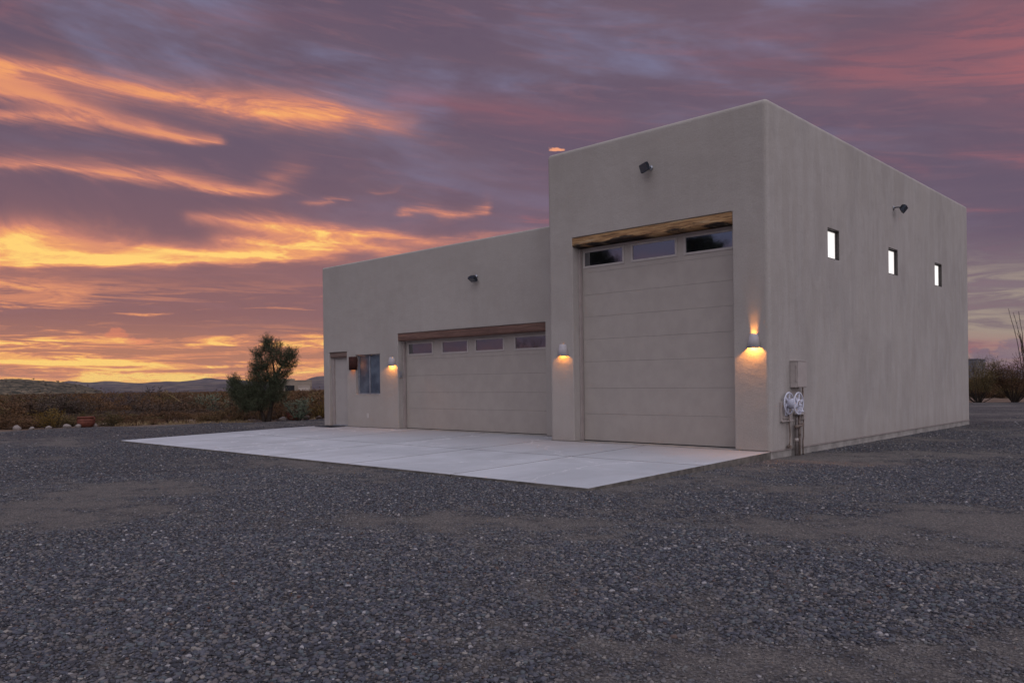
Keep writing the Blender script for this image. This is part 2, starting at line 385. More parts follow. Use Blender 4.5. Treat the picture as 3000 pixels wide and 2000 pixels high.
M['silver'] = mat('silver_metal', simple((.38, .39, .42), .4, .7, .2, 30.))
M['white'] = mat('white_plastic', simple((.6, .58, .56), .5, 0, .08, 20.))
M['mat'] = mat('rubber_mat', simple((.010, .012, .018), .9, 0, .3, 60., .5, 200.))
def m_glass(c, ref, rough=.03):
    def f(t, bs):
        N, L = t.N, t.L
        P = t.coord('Object')
        nz = t.noise(P, 2.2, 2, .5)
        g = N.new('ShaderNodeBsdfGlossy'); g.inputs['Roughness'].default_value = rough
        g.inputs['Color'].default_value = (.9, .93, 1, 1)
        t._in(g.inputs['Normal'], t.bump(nz, .06, .02))
        d = N.new('ShaderNodeBsdfDiffuse'); d.inputs['Color'].default_value = c+(1,)
        ms = N.new('ShaderNodeMixShader'); ms.inputs[0].default_value = ref
        L.new(d.outputs[0], ms.inputs[1]); L.new(g.outputs[0], ms.inputs[2])
        L.new(ms.outputs[0], N['Material Output'].inputs['Surface'])
    return f
M['pane'] = mat('tinted_glass', m_glass((.006, .006, .008), .31))
M['lens'] = mat('lamp_lens_glass', m_glass((.035, .045, .06), .18, .12))
def m_foil(t, bs):
    P = t.coord('Object')
    n = t.noise(P, 9, 6, .7, .6); n2 = t.noise(P, 2.2, 4, .6)
    setin(t, bs, col=t.mix(t.rng(n2, .3, .7), (.05, .06, .085, 1), (.13, .155, .19, 1)), rough=.62, metal=.1, nor=t.bump(n, .7, .02))
M['foil'] = mat('frosted_pane', m_foil)
def m_lit(t, bs):
    P = t.coord('Object'); z = t.sep(P)[2]
    bs.inputs['Base Color'].default_value = (.75, .73, .7, 1)
    setin(t, bs, emc=t.mix(t.noise(P, 1.5, 2), (1, .95, .90, 1), (.93, .9, .88, 1)), ems=.9, rough=.3)
M['litpane'] = mat('lit_window_glass', m_lit)
def m_bulb(t, bs): setin(t, bs, col=(1, .8, .5, 1), emc=(1, .50, .14, 1), ems=14.0)
M['bulb'] = mat('warm_bulb', m_bulb)
def m_wood(c1, c2, c3, rot=0.):
    def f(t, bs):
        P = t.coord('Object'); x, y, z = t.sep(P)
        Q = t.comb(t.m('MULTIPLY', x, 1.0), t.m('MULTIPLY', y, 16.), t.m('MULTIPLY', z, 16.))
        g = t.noise(Q, 1.6, 7, .68, .7); g2 = t.noise(Q, 7.0, 5, .6, .3)
        c = t.mix(t.rng(g, .36, .62), c1, c2)
        c = t.mix(t.m('MULTIPLY', t.rng(g2, .5, .72), .6), c, c3)
        if rot:
            rn = t.noise(t.comb(t.m('MULTIPLY', x, 1.0), 0.0, t.m('MULTIPLY', z, 5.)), 1.5, 6, .62, .5)
            low = t.m('MULTIPLY', t.rng(z, 4.17, 4.05), .15)
            mask = t.rng(t.m('ADD', rn, low), .61, .72)
            c = t.mix(t.m('MULTIPLY', mask, rot), c, (.012, .009, .010, 1))
            pal = t.rng(t.noise(t.comb(t.m('MULTIPLY', x, .8), 3.0, t.m('MULTIPLY', z, 14.)), 1.7, 4, .6), .56, .66)
            c = t.mix(t.m('MULTIPLY', pal, .6), c, (.52, .40, .24, 1))
            dk = t.rng(t.noise(t.comb(t.m('MULTIPLY', x, .9), 7.0, t.m('MULTIPLY', z, 22.)), 1.9, 5, .65), .53, .62)
            c = t.mix(t.m('MULTIPLY', dk, .7), c, (.09, .045, .02, 1))
        setin(t, bs, col=c, rough=.75, nor=t.bump(t.m('ADD', g, g2), .6, .012))
    return f
M['beam'] = mat('weathered_beam', m_wood((.50, .30, .135, 1), (.27, .145, .065, 1), (.075, .035, .016, 1), .96))
M['beam2'] = mat('stained_beam', m_wood((.21, .118, .088, 1), (.115, .064, .050, 1), (.05, .022, .018, 1)))
M['beam3'] = mat('pale_beam', m_wood((.22, .15, .12, 1), (.165, .11, .09, 1), (.11, .07, .06, 1)))

def m_conc(t, bs):
    P = t.coord('Object'); x, y, z = t.sep(P)
    G = t.N.new('ShaderNodeNewGeometry').outputs['Position']
    gx, gy, gz = t.sep(G)
    b = t.noise(G, .5, 6, .62, .3); b2 = t.noise(G, 2.3, 5, .65); f = t.noise(G, 60, 4, .7)
    tr = t.noise(t.comb(t.m('MULTIPLY', gx, 2.4), t.m('MULTIPLY', gy, .22), 0.), 1.3, 5, .6)
    c = t.mix(t.rng(b, .32, .68), (.39, .395, .41, 1), (.50, .505, .525, 1))
    c = t.mix(t.m('MULTIPLY', t.rng(b2, .45, .72), .3), c, (.34, .33, .335, 1))
    c = t.mix(t.m('MULTIPLY', t.rng(tr, .52, .72), .35), c, (.34, .335, .345, 1))
    near_wall = t.m('MULTIPLY', t.rng(gy, -2.8, .6), t.rng(b, .28, .55))  # concrete gets darker towards the building, in broad patches
    c = t.mix(t.m('MULTIPLY', near_wall, .7), c, (.30, .285, .285, 1))
    c = t.mix(t.m('MULTIPLY', t.rng(f, .4, .75), .18), c, (.27, .26, .26, 1))
    cr1 = t.vor(t.vm('ADD', G, t.vm('SCALE', t.noise(G, 1.2, 4, .6, out=1), scale=1.1)), .22, feature='DISTANCE_TO_EDGE')
    c = t.mix(t.m('MULTIPLY', t.rng(cr1, .006, .001), .35), c, (.72, .70, .70, 1))
    spots = t.vor(G, 1.1); c = t.mix(t.m('MULTIPLY', t.rng(spots, .035, .02), .8), c, (.12, .10, .09, 1))
    setin(t, bs, col=c, rough=.82, nor=t.bump(t.m('ADD', f, b2), .25, .004), spec=.25)
M['concrete'] = mat('driveway_concrete', m_conc)

def dust_field(x, y, sin):
    """worn dusty patches of the yard; the same formula places fewer stones there"""
    p = x*.62+sin(y*.53+.7)*1.4; q = y*.80+sin(x*.47+2.1)*1.2
    return sin(p)*sin(q)+sin(x*1.31+y*.52+sin(y*1.1)*1.2)*sin(y*1.63-x*.3+1.)*.55+sin(x*3.3+sin(y*2.3)*1.4)*sin(y*3.9+sin(x*2.1))*.42+sin(x*7.1+y*2.3+sin(y*5.3)*1.5)*sin(y*8.7-x*1.9+sin(x*4.9)*1.4)*.30
class NX:
    def __init__(s, t, v): s.t, s.v = t, v
    def _o(s, o): return o.v if isinstance(o, NX) else o
    def __add__(s, o): return NX(s.t, s.t.m('ADD', s.v, s._o(o)))
    def __sub__(s, o): return NX(s.t, s.t.m('SUBTRACT', s.v, s._o(o)))
    def __mul__(s, o): return NX(s.t, s.t.m('MULTIPLY', s.v, s._o(o)))
def dustmask(t, G):
    x, y, z = t.sep(G)
    w = dust_field(NX(t, x), NX(t, y), lambda q: NX(t, t.m('SINE', q.v))).v
    n = t.noise(G, 5.0, 7, .78)
    return t.rng(t.m('ADD', w, t.m('MULTIPLY', t.m('SUBTRACT', n, .5), 5.0)), -.15, 1.35)
def m_gravel(t, bs):
    G = t.N.new('ShaderNodeNewGeometry').outputs['Position']
    d = dustmask(t, G)
    c1 = t.vor(G, 55, out=1); cv = t.sep(c1)[0]; dst = t.vor(G, 55)
    st = t.ramp(cv, [(0, (.034, .032, .036, 1)), (.5, (.060, .055, .057, 1)), (.82, (.092, .080, .073, 1)), (.95, (.20, .18, .18, 1)), (1, (.3, .28, .28, 1))])
    du = t.mix(t.rng(t.noise(G, 45, 5, .75), .35, .65), (.085, .075, .068, 1), (.29, .255, .225, 1))
    du = t.mix(t.m('MULTIPLY', t.rng(cv, .55, .95), .6), du, (.05, .05, .058, 1))
    speck = t.rng(t.noise(G, 70, 4, .75), .5, .62)
    c = t.mix(t.m('MULTIPLY', d, .9), st, du)
    c = t.mix(t.m('MULTIPLY', t.m('MULTIPLY', d, speck), .5), c, (.03, .028, .033, 1))
    h = t.m('ADD', t.m('MULTIPLY', t.m('SUBTRACT', 1.0, dst), .8), t.noise(G, 140, 3, .6))
    setin(t, bs, col=c, rough=.95, nor=t.bump(h, 1.0, .014), spec=.2)
M['gravel'] = mat('gravel_bed', m_gravel)
def m_stone(t, bs):
    r = t.N.new('ShaderNodeObjectInfo').outputs['Random']
    G = t.N.new('ShaderNodeNewGeometry').outputs['Position']
    c = t.ramp(r, [(0, (.033, .035, .045, 1)), (.25, (.057, .061, .080, 1)), (.48, (.092, .092, .110, 1)), (.62, (.120, .106, .106, 1)), (.72, (.090, .104, .115, 1)),
                   (.84, (.145, .130, .124, 1)), (.93, (.21, .19, .18, 1)), (.968, (.33, .31, .31, 1)), (.982, (.085, .05, .042, 1)), (.992, (.28, .25, .22, 1))], 'CONSTANT')
    n = t.noise(G, 60, 4, .6)
    c = t.mix(t.rng(n, .3, .7, 0, .35), c, (.10, .088, .080, 1))
    dm = dustmask(t, G)
    c = t.mix(t.m('MULTIPLY', dm, .55), c, (.19, .168, .148, 1))
    setin(t, bs, col=c, rough=.8, spec=.25)
M['stone'] = mat('pebble_stone', m_stone)
def m_desert(t, bs):
    G = t.N.new('ShaderNodeNewGeometry').outputs['Position']
    n = t.noise(G, .4, 6, .65); b = t.noise(G, .012, 5, .6); f = t.noise(G, 6, 5, .7)
    c = t.mix(t.rng(n, .35, .65), (.11, .070, .048, 1), (.21, .15, .115, 1))
    c = t.mix(t.m('MULTIPLY', t.rng(f, .4, .7), .4), c, (.08, .05, .035, 1))
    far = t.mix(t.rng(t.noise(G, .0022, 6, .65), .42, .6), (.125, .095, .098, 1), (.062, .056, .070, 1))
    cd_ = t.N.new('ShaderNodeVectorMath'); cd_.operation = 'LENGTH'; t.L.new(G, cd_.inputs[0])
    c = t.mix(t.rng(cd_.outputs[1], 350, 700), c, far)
    setin(t, bs, col=c, rough=.95, nor=t.bump(f, .6, .05), spec=.1)
M['desert'] = mat('desert_soil', m_desert)
def leafmat(name, a, b, rough=.7, vary=False):
    def f(t, bs):
        r = t.N.new('ShaderNodeObjectInfo').outputs['Random']
        at = t.N.new('ShaderNodeAttribute'); at.attribute_name = 'tint'; fac = at.outputs['Fac']
        G = t.N.new('ShaderNodeNewGeometry').outputs['Position']
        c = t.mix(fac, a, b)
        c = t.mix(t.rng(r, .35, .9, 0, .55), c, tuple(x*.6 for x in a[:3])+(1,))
        if vary:
            p = t.noise(G, .07, 4, .6)
            c = t.mix(t.rng(p, .52, .66, 0, .75), c, (.085, .070, .062, 1))
            c = t.mix(t.rng(t.noise(G, .11, 3, .6), .54, .66, 0, .6), c, (.15, .105, .045, 1))
        setin(t, bs, col=c, rough=rough, spec=.2)
    return mat(name, f)
M['leaf_tree'] = leafmat('mesquite_leaves', (.062, .074, .040, 1), (.22, .24, .14, 1))
M['leaf_rust'] = leafmat('dry_creosote_leaves', (.085, .043, .020, 1), (.20, .105, .048, 1), vary=True)
M['leaf_olive'] = leafmat('olive_creosote_leaves', (.085, .063, .024, 1), (.19, .135, .056, 1), vary=True)
M['leaf_green'] = leafmat('grey_green_leaves', (.10, .125, .08, 1), (.22, .26, .18, 1))
M['leaf_yellow'] = leafmat('yellow_scrub_leaves', (.13, .075, .014, 1), (.21, .135, .035, 1))
M['leaf_grey'] = leafmat('bare_grey_twigs', (.085, .062, .060, 1), (.17, .13, .125, 1))
M['leaf_dark'] = leafmat('dark_twigs', (.022, .018, .02, 1), (.05, .04, .04, 1))
M['straw'] = leafmat('straw_grass', (.20, .135, .062, 1), (.34, .25, .14, 1))
M['palm'] = leafmat('palm_fronds', (.03, .04, .015, 1), (.06, .07, .03, 1))
M['bark'] = mat('dark_bark', simple((.040, .029, .022), .9, 0, .35, 18., .8, 40.))
M['rock'] = mat('pale_boulder', simple((.24, .20, .18), .9, 0, .3, 9., .5, 20.))
M['rockdark'] = mat('brown_boulder', simple((.10, .07, .058), .9, 0, .3, 9., .5, 20.))
def m_clay(t, bs):
    P = t.coord('Object'); n = t.noise(P, 9, 5, .7)
    setin(t, bs, col=t.mix(t.rng(n, .3, .7), (.11, .030, .018, 1), (.19, .060, .036, 1)), rough=.7, nor=t.bump(t.noise(P, 40, 3), .3, .01))
M['clay'] = mat('terracotta_clay', m_clay)
def m_hill(t, bs):
    G = t.N.new('ShaderNodeNewGeometry').outputs['Position']
    n = t.noise(G, .05, 6, .7); v = t.noise(G, .22, 5, .7)
    c = t.mix(t.rng(n, .36, .62), (.200, .152, .100, 1), (.100, .080, .058, 1))
    c = t.mix(t.rng(v, .44, .56), c, (.030, .032, .024, 1))
    setin(t, bs, col=c, rough=.95, spec=.1)
M['hill'] = mat('hill_soil', m_hill)
def m_mount(t, bs):
    G = t.N.new('ShaderNodeNewGeometry').outputs['Position']; z = t.sep(G)[2]
    n = t.noise(G, .0016, 7, .7); n2 = t.noise(G, .007, 6, .7)
    c = t.mix(t.rng(n, .38, .6), (.092, .072, .082, 1), (.175, .140, .112, 1))
    c = t.mix(t.m('MULTIPLY', t.rng(n2, .44, .58), .8), c, (.050, .046, .056, 1))
    setin(t, bs, col=c, rough=1., spec=.05)
M['mountain'] = mat('mountain_rock', m_mount)
M['housewall'] = mat('far_house_stucco', simple((.26, .21, .165), .9, 0, .1, .3))
M['housedoor'] = mat('far_garage_door_paint', simple((.40, .33, .28), .7, 0, .05, .3))
M['greyblock'] = mat('far_block_wall', simple((.15, .145, .165), .9, 0, .1, .3))

# ------------------------------------------------------------------ terrain
def ground_z(x, y):
    r = math.hypot(x, y)
    z = -.17
    if r > 30: z -= (min(r, 360)-30)*.0052
    if r > 360:
        k = min(1, (r-360)/700); k = k*k*(3-2*k); z -= 24*k
    if r > 60: z += .25*math.sin(x*.021+1)*math.cos(y*.017)*min(1, (r-60)/200)
    return z
def polar_sheet(radii, nseg, zf, a0=0., a1=2*math.pi):
    V, F = [], []
    full = abs(a1-a0-2*math.pi) < 1e-6; ns = nseg if full else nseg+1
    for r in radii:
        for k in range(ns):
            a = a0+(a1-a0)*k/nseg; x, y = r*math.cos(a), r*math.sin(a); V.append((x, y, zf(x, y)))
    for i in range(len(radii)-1):
        for k in range(nseg):
            k2 = (k+1) % ns; F.append((i*ns+k, (i+1)*ns+k, (i+1)*ns+k2, i*ns+k2))
    return V, F
V, F = polar_sheet([.5, 10, 20, 30, 40, 60, 90, 130, 180, 240, 300, 360, 430, 520, 640, 780, 950, 1200, 1800, 3000, 5000, 8000, 9900, 10400], 160, ground_z)
V.append((0, 0, -.17)); c0 = len(V)-1
for k in range(160): F.append((c0, k, (k+1) % 160))
g = obj('ground', (V, [], F), M['desert']); tag(g, kind='structure')

# gravel yard: one sheet above the soil
yard_pts = [(-23.2, -26), (-23.6, -16), (-23.7, -9), (-23.6, -5.5), (-23.95, -4.4), (-24.0, -3.1), (-23.6, -2.4), (-22.6, -1.5), (-22.3, .7), (-21.4, 2.2), (-21.3, 4.0), (-21.2, 6), (-20.8, 14),
            (-19.5, 26), (-12, 33), (-6, 33.6), (-2, 35), (5, 37), (14, 36), (26, 30), (30, 10), (29, -20), (18, -30), (-6, -31), (-18, -30)]
bm = bmesh.new(); bm.faces.new([bm.verts.new((x, y, -.135)) for x, y in yard_pts]); bmesh.ops.triangulate(bm, faces=bm.faces)
g = obj('gravel_yard', bm, M['gravel']); tag(g, kind='structure')

# ------------------------------------------------------------------ mountains
def az_uv(u):       # azimuth relative to the view axis -> angle around +X
    return math.atan2(.72885, -.68467) - u
def nz(seed):
    rr = random.Random(seed); ph = [(rr.uniform(0, 6.28), rr.uniform(.8, 1.2)) for _ in range(14)]
    def f(a, base=6, oct_=9):
        s = 0; am = 1; fr = base; tot = 0
        for i in range(oct_):
            s += am*math.sin(a*fr*ph[i][1]+ph[i][0]); tot += am; am *= .58; fr *= 1.93
        return s/tot
    return f
def mountains(name, D0, D1, prof, default, jit, seed, nseg=900, nr=14, zb=-26):
    f = nz(seed); f2 = nz(seed+5)
    prof = sorted(prof)
    def h(u):
        if prof[0][0] <= u <= prof[-1][0]:
            for (a, ha), (b, hb) in zip(prof, prof[1:]):
                if a <= u <= b:
                    k = (u-a)/(b-a); return ha+(hb-ha)*k
        ed = prof[0] if u < prof[0][0] else prof[-1]
        k = min(1, abs(u-ed[0])/.25); return ed[1]*(1-k)+k*default*(1+.6*f(u, 5))
    Vs, Fs = [], []
    a_view = az_uv(0)
    for i in range(nr+1):
        q = i/nr; D = D0+(D1-D0)*q
        for k in range(nseg):
            u = -math.pi+2*math.pi*k/nseg
            ang = a_view-u
            hh = (h(u)+jit*f(u, 40)+jit*.5*f(u*2.7+1, 70))*(D0+(D1-D0)*.72)+1.3
            rid = 1-abs(q-.72)/.72 if q < .72 else 1-(q-.72)/.28*.6
            spur = 1+.32*f2(u*1.0+.02*math.sin(q*9), 90)*(1-q)*1.6
            z = zb+(hh-zb)*max(0, rid)**1.25*(spur if q < .7 else 1) if q > 0 else zb-2
            Vs.append((CAM.x+D*math.cos(ang), CAM.y+D*math.sin(ang), z))
    for i in range(nr):
        for k in range(nseg):
            k2 = (k+1) % nseg; Fs.append((i*nseg+k, (i+1)*nseg+k, (i+1)*nseg+k2, i*nseg+k2))
    o = obj(name, (Vs, [], Fs), M['mountain'], smooth=True); tag(o, kind='structure'); return o
prof1 = [(-.62, .004), (-.566, .0035), (-.53, .0040), (-.519, .0042), (-.512, .0055), (-.501, .0076), (-.492, .0058), (-.484, .0048), (-.474, .0054), (-.467, .0064), (-.456, .0060), (-.443, .0042), (-.43, .0036), (-.418, .0050), (-.404, .0055),
         (-.392, .0050), (-.383, .0060), (-.372, .0068), (-.366, .0086), (-.361, .0097), (-.355, .0086), (-.345, .0072), (-.33, .0060), (-.31, .0045), (-.29, .0035), (-.266, .0027), (-.254, .0040), (-.245, .0075), (-.235, .0100), (-.225, .0098), (-.20, .007), (-.15, .006)]
mountains('mountain_range', 6500, 9500, prof1, .0065, .00035, 3)
prof2 = [(-.62, .001), (-.5, .0012), (-.47, .0010), (-.42, .0016), (-.38, .0030), (-.34, .0040), (-.31, .0030), (-.28, .0012), (-.262, .0026), (-.248, .0048), (-.235, .0058), (-.21, .005), (-.15, .003)]
mountains('foothills', 3600, 5200, prof2, .002, .0003, 8, zb=-25)

# left hill
def hill():
    cx, cy = None, None
    D = 760
    Vs, Fs = [], []; n1, n2 = 90, 22
    f = nz(21)
    pf = [(-1.1, .004), (-.9, .010), (-.75, .012), (-.62, .0105), (-.566, .0092), (-.54, .0088), (-.519, .0072), (-.505, .0048), (-.49, .0020), (-.475, -.004), (-.46, -.0105), (-.44, -.024), (-.42, -.034)]
    def h(u):
        for (a, ha), (b, hb) in zip(pf, pf[1:]):
            if a <= u <= b: return ha+(hb-ha)*(u-a)/(b-a)
        return -.034
    for i in range(n1+1):
        u = -1.1+(.68)*i/n1
        for j in range(n2+1):
            q = j/n2; Dd = 560+480*q
            top = h(u)*800+1.26+f(u, 60)*.7
            z = -26+(top+26)*math.sin(math.pi*min(1, q*1.0))**.8+f(u+q*.2, 90)*.9*math.sin(math.pi*q)
            ang = az_uv(u); Vs.append((CAM.x+Dd*math.cos(ang), CAM.y+Dd*math.sin(ang), z))
    for i in range(n1):
        for j in range(n2):
            a = i*(n2+1)+j; Fs.append((a, a+1, a+n2+2, a+n2+1))
    o = obj('hill', (Vs, [], Fs), M['hill'], smooth=True); tag(o, kind='structure')
    return Vs
hillV = hill()

# ------------------------------------------------------------------ garage building
W, Ld, SB, WL, HT, HL = 4.997, 12.63, .951, 14.97, 6.10, 4.828
bld = empty('garage_building', (0, 0, 0), 0, 'tan stucco garage, a tall flat roofed bay beside a lower wing', 'garage')
# tower
tw = obj('tall_bay_wall', B(-W, 0, 0, Ld, 0, HT), M['stucco'], bld)
b = tw.modifiers.new('r', 'BEVEL'); b.width = .085; b.segments = 5; b.limit_method = 'WEIGHT'
me = tw.data; at = me.attributes.new('bevel_weight_edge', 'FLOAT', 'EDGE')
for e in me.edges:
    a, c = me.vertices[e.vertices[0]].co, me.vertices[e.vertices[1]].co
    at.data[e.index].value = 0.0 if (a.z < .1 and c.z < .1) else 1.0
bpy.context.view_layer.update()
nm = bpy.data.meshes.new_from_object(tw.evaluated_get(bpy.context.evaluated_depsgraph_get())); tw.modifiers.clear(); tw.data = nm
OPx0, OPx1, OPz = -4.336, -.678, 4.243
DY = .30
WINY = [(2.575, 3.15), (6.03, 6.652), (9.49, 10.105)]
WZ0, WZ1 = 3.60, 4.19
boolean(tw, [B(OPx0, OPx1, -1, DY+.25, -.5, OPz), B(-W+.3, -.3, .3, Ld-.3, HT-.55, HT+1)] + [B(-.16, 1, y0, y1, WZ0, WZ1) for y0, y1 in WINY])
bv = tw.modifiers.new('edge', 'BEVEL'); bv.width = .014; bv.segments = 2; bv.limit_method = 'ANGLE'; bv.angle_limit = R(60)
for p in tw.data.polygons: p.use_smooth = False
# wing
wg = obj('low_wing_wall', B(-WL, -W+.02, SB, Ld, 0, HL), M['stucco'], bld)
b = wg.modifiers.new('r', 'BEVEL'); b.width = .05; b.segments = 4; b.limit_method = 'WEIGHT'
me = wg.data; at = me.attributes.new('bevel_weight_edge', 'FLOAT', 'EDGE')
for e in me.edges:
    a, c = me.vertices[e.vertices[0]].co, me.vertices[e.vertices[1]].co
    at.data[e.index].value = 0.0 if ((a.z < .1 and c.z < .1) or (a.x > -5.1 and c.x > -5.1)) else 1.0
bpy.context.view_layer.update()
nm = bpy.data.meshes.new_from_object(wg.evaluated_get(bpy.context.evaluated_depsgraph_get())); wg.modifiers.clear(); wg.data = nm
GX0, GX1, GZ = -11.33, -5.925, 2.63
GDY = SB+.27
EX0, EX1, EZ = -14.65, -13.735, 2.217
LX0, LX1, LZ0, LZ1 = -13.305, -12.147, .95, 2.10
boolean(wg, [B(GX0, GX1, 0, GDY+.25, -.5, GZ), B(EX0, EX1, 0, SB+.24, -.5, EZ), B(LX0, LX1, 0, SB+.16, LZ0, LZ1), B(-WL+.3, -W-.3, SB+.3, Ld-.3, HL-.5, HL+1)])
bv = wg.modifiers.new('edge', 'BEVEL'); bv.width = .014; bv.segments = 2; bv.limit_method = 'ANGLE'; bv.angle_limit = R(60)
# foundation stem
obj('foundation', B((-W+.01, -.012, .012, Ld-.012, -.32, -.002), (-WL+.012, -W+.0, SB+.012, Ld-.012, -.32, -.002)), M['concstem'], bld)
obj('weep_screed', B((-.05, .006, -.004, Ld+.004, -.010, .004),), M['trim'], bld)

def section_door(name, x0, x1, y, zs, wins, label=None):
    """sectional door: sections bottom to top, windows in the top one"""
    d = obj(name, B(x0+.005, x1-.005, y+.055, y+.07, zs[0]+.01, zs[-1]), M['dark'], bld)
    if label: d['label'] = label
    for i in range(len(zs)-1):
        z0, z1 = zs[i]+.0012, zs[i+1]-.0012
        last = i == len(zs)-2
        if not last:
            obj('door_section', B(x0, x1, y, y+.05, z0, z1), M['door'], d, bevel=.0035)
        else:
            bm = bmesh.new(); xs = [x0]+[q for w in wins for q in w[:2]]+[x1]
            wz0, wz1 = wins[0][2], wins[0][3]
            for k in range(0, len(xs), 2): box(bm, xs[k], xs[k+1], y, y+.05, z0, z1)
            for w in wins:
                box(bm, w[0]-.0, w[1]+.0, y+.0, y+.05, z0, wz0); box(bm, w[0], w[1], y, y+.05, wz1, z1)
            bmesh.ops.remove_doubles(bm, verts=bm.verts, dist=.0005)
            obj('door_section', bm, M['door'], d)
            for w in wins:
                fx = .045
                a0, a1, c0_, c1_ = w[0]-.01, w[1]+.01, wz0-.01, wz1+.01
                obj('window_frame', B((a0, a0+fx, y-.014, y+.03, c0_, c1_), (a1-fx, a1, y-.014, y+.03, c0_, c1_), (a0+fx, a1-fx, y-.014, y+.03, c0_, c0_+fx), (a0+fx, a1-fx, y-.014, y+.03, c1_-fx, c1_)), M['trimlight'], d, bevel=.004)
                obj('window_pane', B(a0+fx-.003, a1-fx+.003, y+.006, y+.014, c0_+fx-.003, c1_-fx+.003), M['pane'], d)
    obj('bottom_seal', B(x0, x1, y+.004, y+.046, zs[0]-.012, zs[0]+.004), M['seal'], d)
    return d
zsB = [.015, .566, 1.10, 1.655, 2.124, 2.595, 3.057, 3.522, 4.05]
section_door('tall_garage_door', -4.325, -.69, DY, zsB, [(-4.27, -3.235, 3.63, 3.985), (-3.055, -2.005, 3.63, 3.985), (-1.84, -.80, 3.63, 3.985)], 'tall cream garage door of eight plain sections with three window panes in the top one')
zsG = [.012, .56, 1.0, 1.462, 1.915, 2.445]
section_door('wide_garage_door', -11.31, -5.94, GDY, zsG, [(-11.205, -10.16, 2.03, 2.365), (-9.80, -8.79, 2.03, 2.365), (-8.53, -7.505, 2.03, 2.365), (-7.15, -6.08, 2.03, 2.365)], 'wide cream garage door of five plain sections with four window panes in the top one')
# door stop trim on the jambs
for x0, x1, y, z in ((OPx0, OPx1, DY, 4.03), (GX0, GX1, GDY, 2.43)):
    obj('door_trim', B((x0+.001, x0+.04, y-.10, y-.012, 0.002, z), (x1-.04, x1-.001, y-.10, y-.012, 0.002, z), (x0+.04, x1-.04, y-.06, y-.012, z-.03, z)), M['trim'], bld, bevel=.005)
# lintel beams with worn lower edges
def beam(name, x0, x1, y0, y1, z0, z1, mt, wob, label=None, n=60):
    bm = bmesh.new(); rings = []
    rr = random.Random(hash(name) % 97 if False else len(name))
    ph = [rr.uniform(0, 6.28) for _ in range(4)]
    for i in range(n+1):
        x = x0+(x1-x0)*i/n
        w = wob*(math.sin(x*2.1+ph[0])*.5+math.sin(x*5.3+ph[1])*.3+math.sin(x*11+ph[2])*.25)+rr.uniform(-.3, .3)*wob
        wf = wob*(math.sin(x*3.3+ph[3])*.4+rr.uniform(-.3, .3))
        P = [(x, y0+.02+abs(wf), z0+w+abs(wob)*.6), (x, y0+wf*.6, z0+.035+w), (x, y0+wf*.4, (z0+z1)/2), (x, y0, z1-.012), (x, y0+.01, z1), (x, y1, z1), (x, y1, z0)]
        rings.append([bm.verts.new(p) for p in P])
    for i in range(n):
        for k in range(7): bm.faces.new((rings[i][k], rings[i][(k+1) % 7], rings[i+1][(k+1) % 7], rings[i+1][k]))
    bm.faces.new(rings[0]); bm.faces.new(list(reversed(rings[-1])))
    o = obj(name, bm, mt, bld, smooth=False)
    if label: o['label'] = label
    return o
beam('lintel_beam', OPx0+.002, OPx1-.002, .004, .50, 4.045, 4.232, M['beam'], .014, 'honey brown lintel beam with dark rotted lower edge')
beam('lintel_beam', GX0+.002, GX1-.002, SB+.012, SB+.48, 2.425, 2.622, M['beam2'], .006, 'reddish brown lintel beam over the wide door')
beam('lintel_beam', EX0+.02, EX1-.002, SB+.035, SB+.2, 2.055, 2.212, M['beam3'], .002, 'short pale lintel beam over the entry door', 20)
# entry door
ed = obj('entry_door', B(EX0+.10, EX1-.015, SB+.15, SB+.195, .03, 2.02), M['doorleaf'], bld, bevel=.004)
obj('door_frame', B((EX0+.002, EX0+.10, SB+.10, SB+.235, .002, 2.05), (EX1-.014, EX1-.002, SB+.10, SB+.235, .002, 2.05), (EX0+.10, EX1-.014, SB+.10, SB+.235, 2.022, 2.05)), M['trim'], ed, bevel=.004)
hb = bmesh.new(); tube(hb, [(EX1-.075, SB+.15, .93), (EX1-.075, SB+.10, .93)], .022, 10); tube(hb, [(EX1-.075, SB+.095, .93), (EX1-.17, SB+.09, .925)], .010, 8)
obj('door_handle', hb, M['silver'], ed, True)
obj('threshold', B(EX0+.101, EX1-.015, SB+.06, SB+.235, .003, .028), M['alu'], ed, bevel=.004)
# slider window
wn = obj('slider_window', B((LX0+.002, LX1-.002, SB+.09, SB+.15, LZ0+.002, LZ0+.03), (LX0+.002, LX1-.002, SB+.09, SB+.15, LZ1-.03, LZ1-.002), (LX0+.002, LX0+.032, SB+.09, SB+.15, LZ0+.03, LZ1-.03), (LX1-.032, LX1-.002, SB+.09, SB+.15, LZ0+.03, LZ1-.03)), M['alu'], bld, bevel=.003)
wn['label'] = 'two pane sliding window with dull silvery blue panes'
mx = -12.725
obj('sash', B((mx-.018, mx+.018, SB+.075, SB+.13, LZ0+.03, LZ1-.03), (LX0+.032, LX0+.052, SB+.1, SB+.13, LZ0+.03, LZ1-.03)), M['alu'], wn, bevel=.003)
obj('pane', B(LX0+.032, mx-.018, SB+.125, SB+.131, LZ0+.03, LZ1-.03), M['foil'], wn)
obj('pane', B(mx+.018, LX1-.032, SB+.112, SB+.118, LZ0+.03, LZ1-.03), M['foil'], wn)
obj('window_sill', B((LX0+.1, mx-.05, SB-.008, SB+.09, LZ0-.022, LZ0-.002), (mx+.05, LX1-.06, SB-.008, SB+.09, LZ0-.022, LZ0-.002)), M['stucco'], wn)
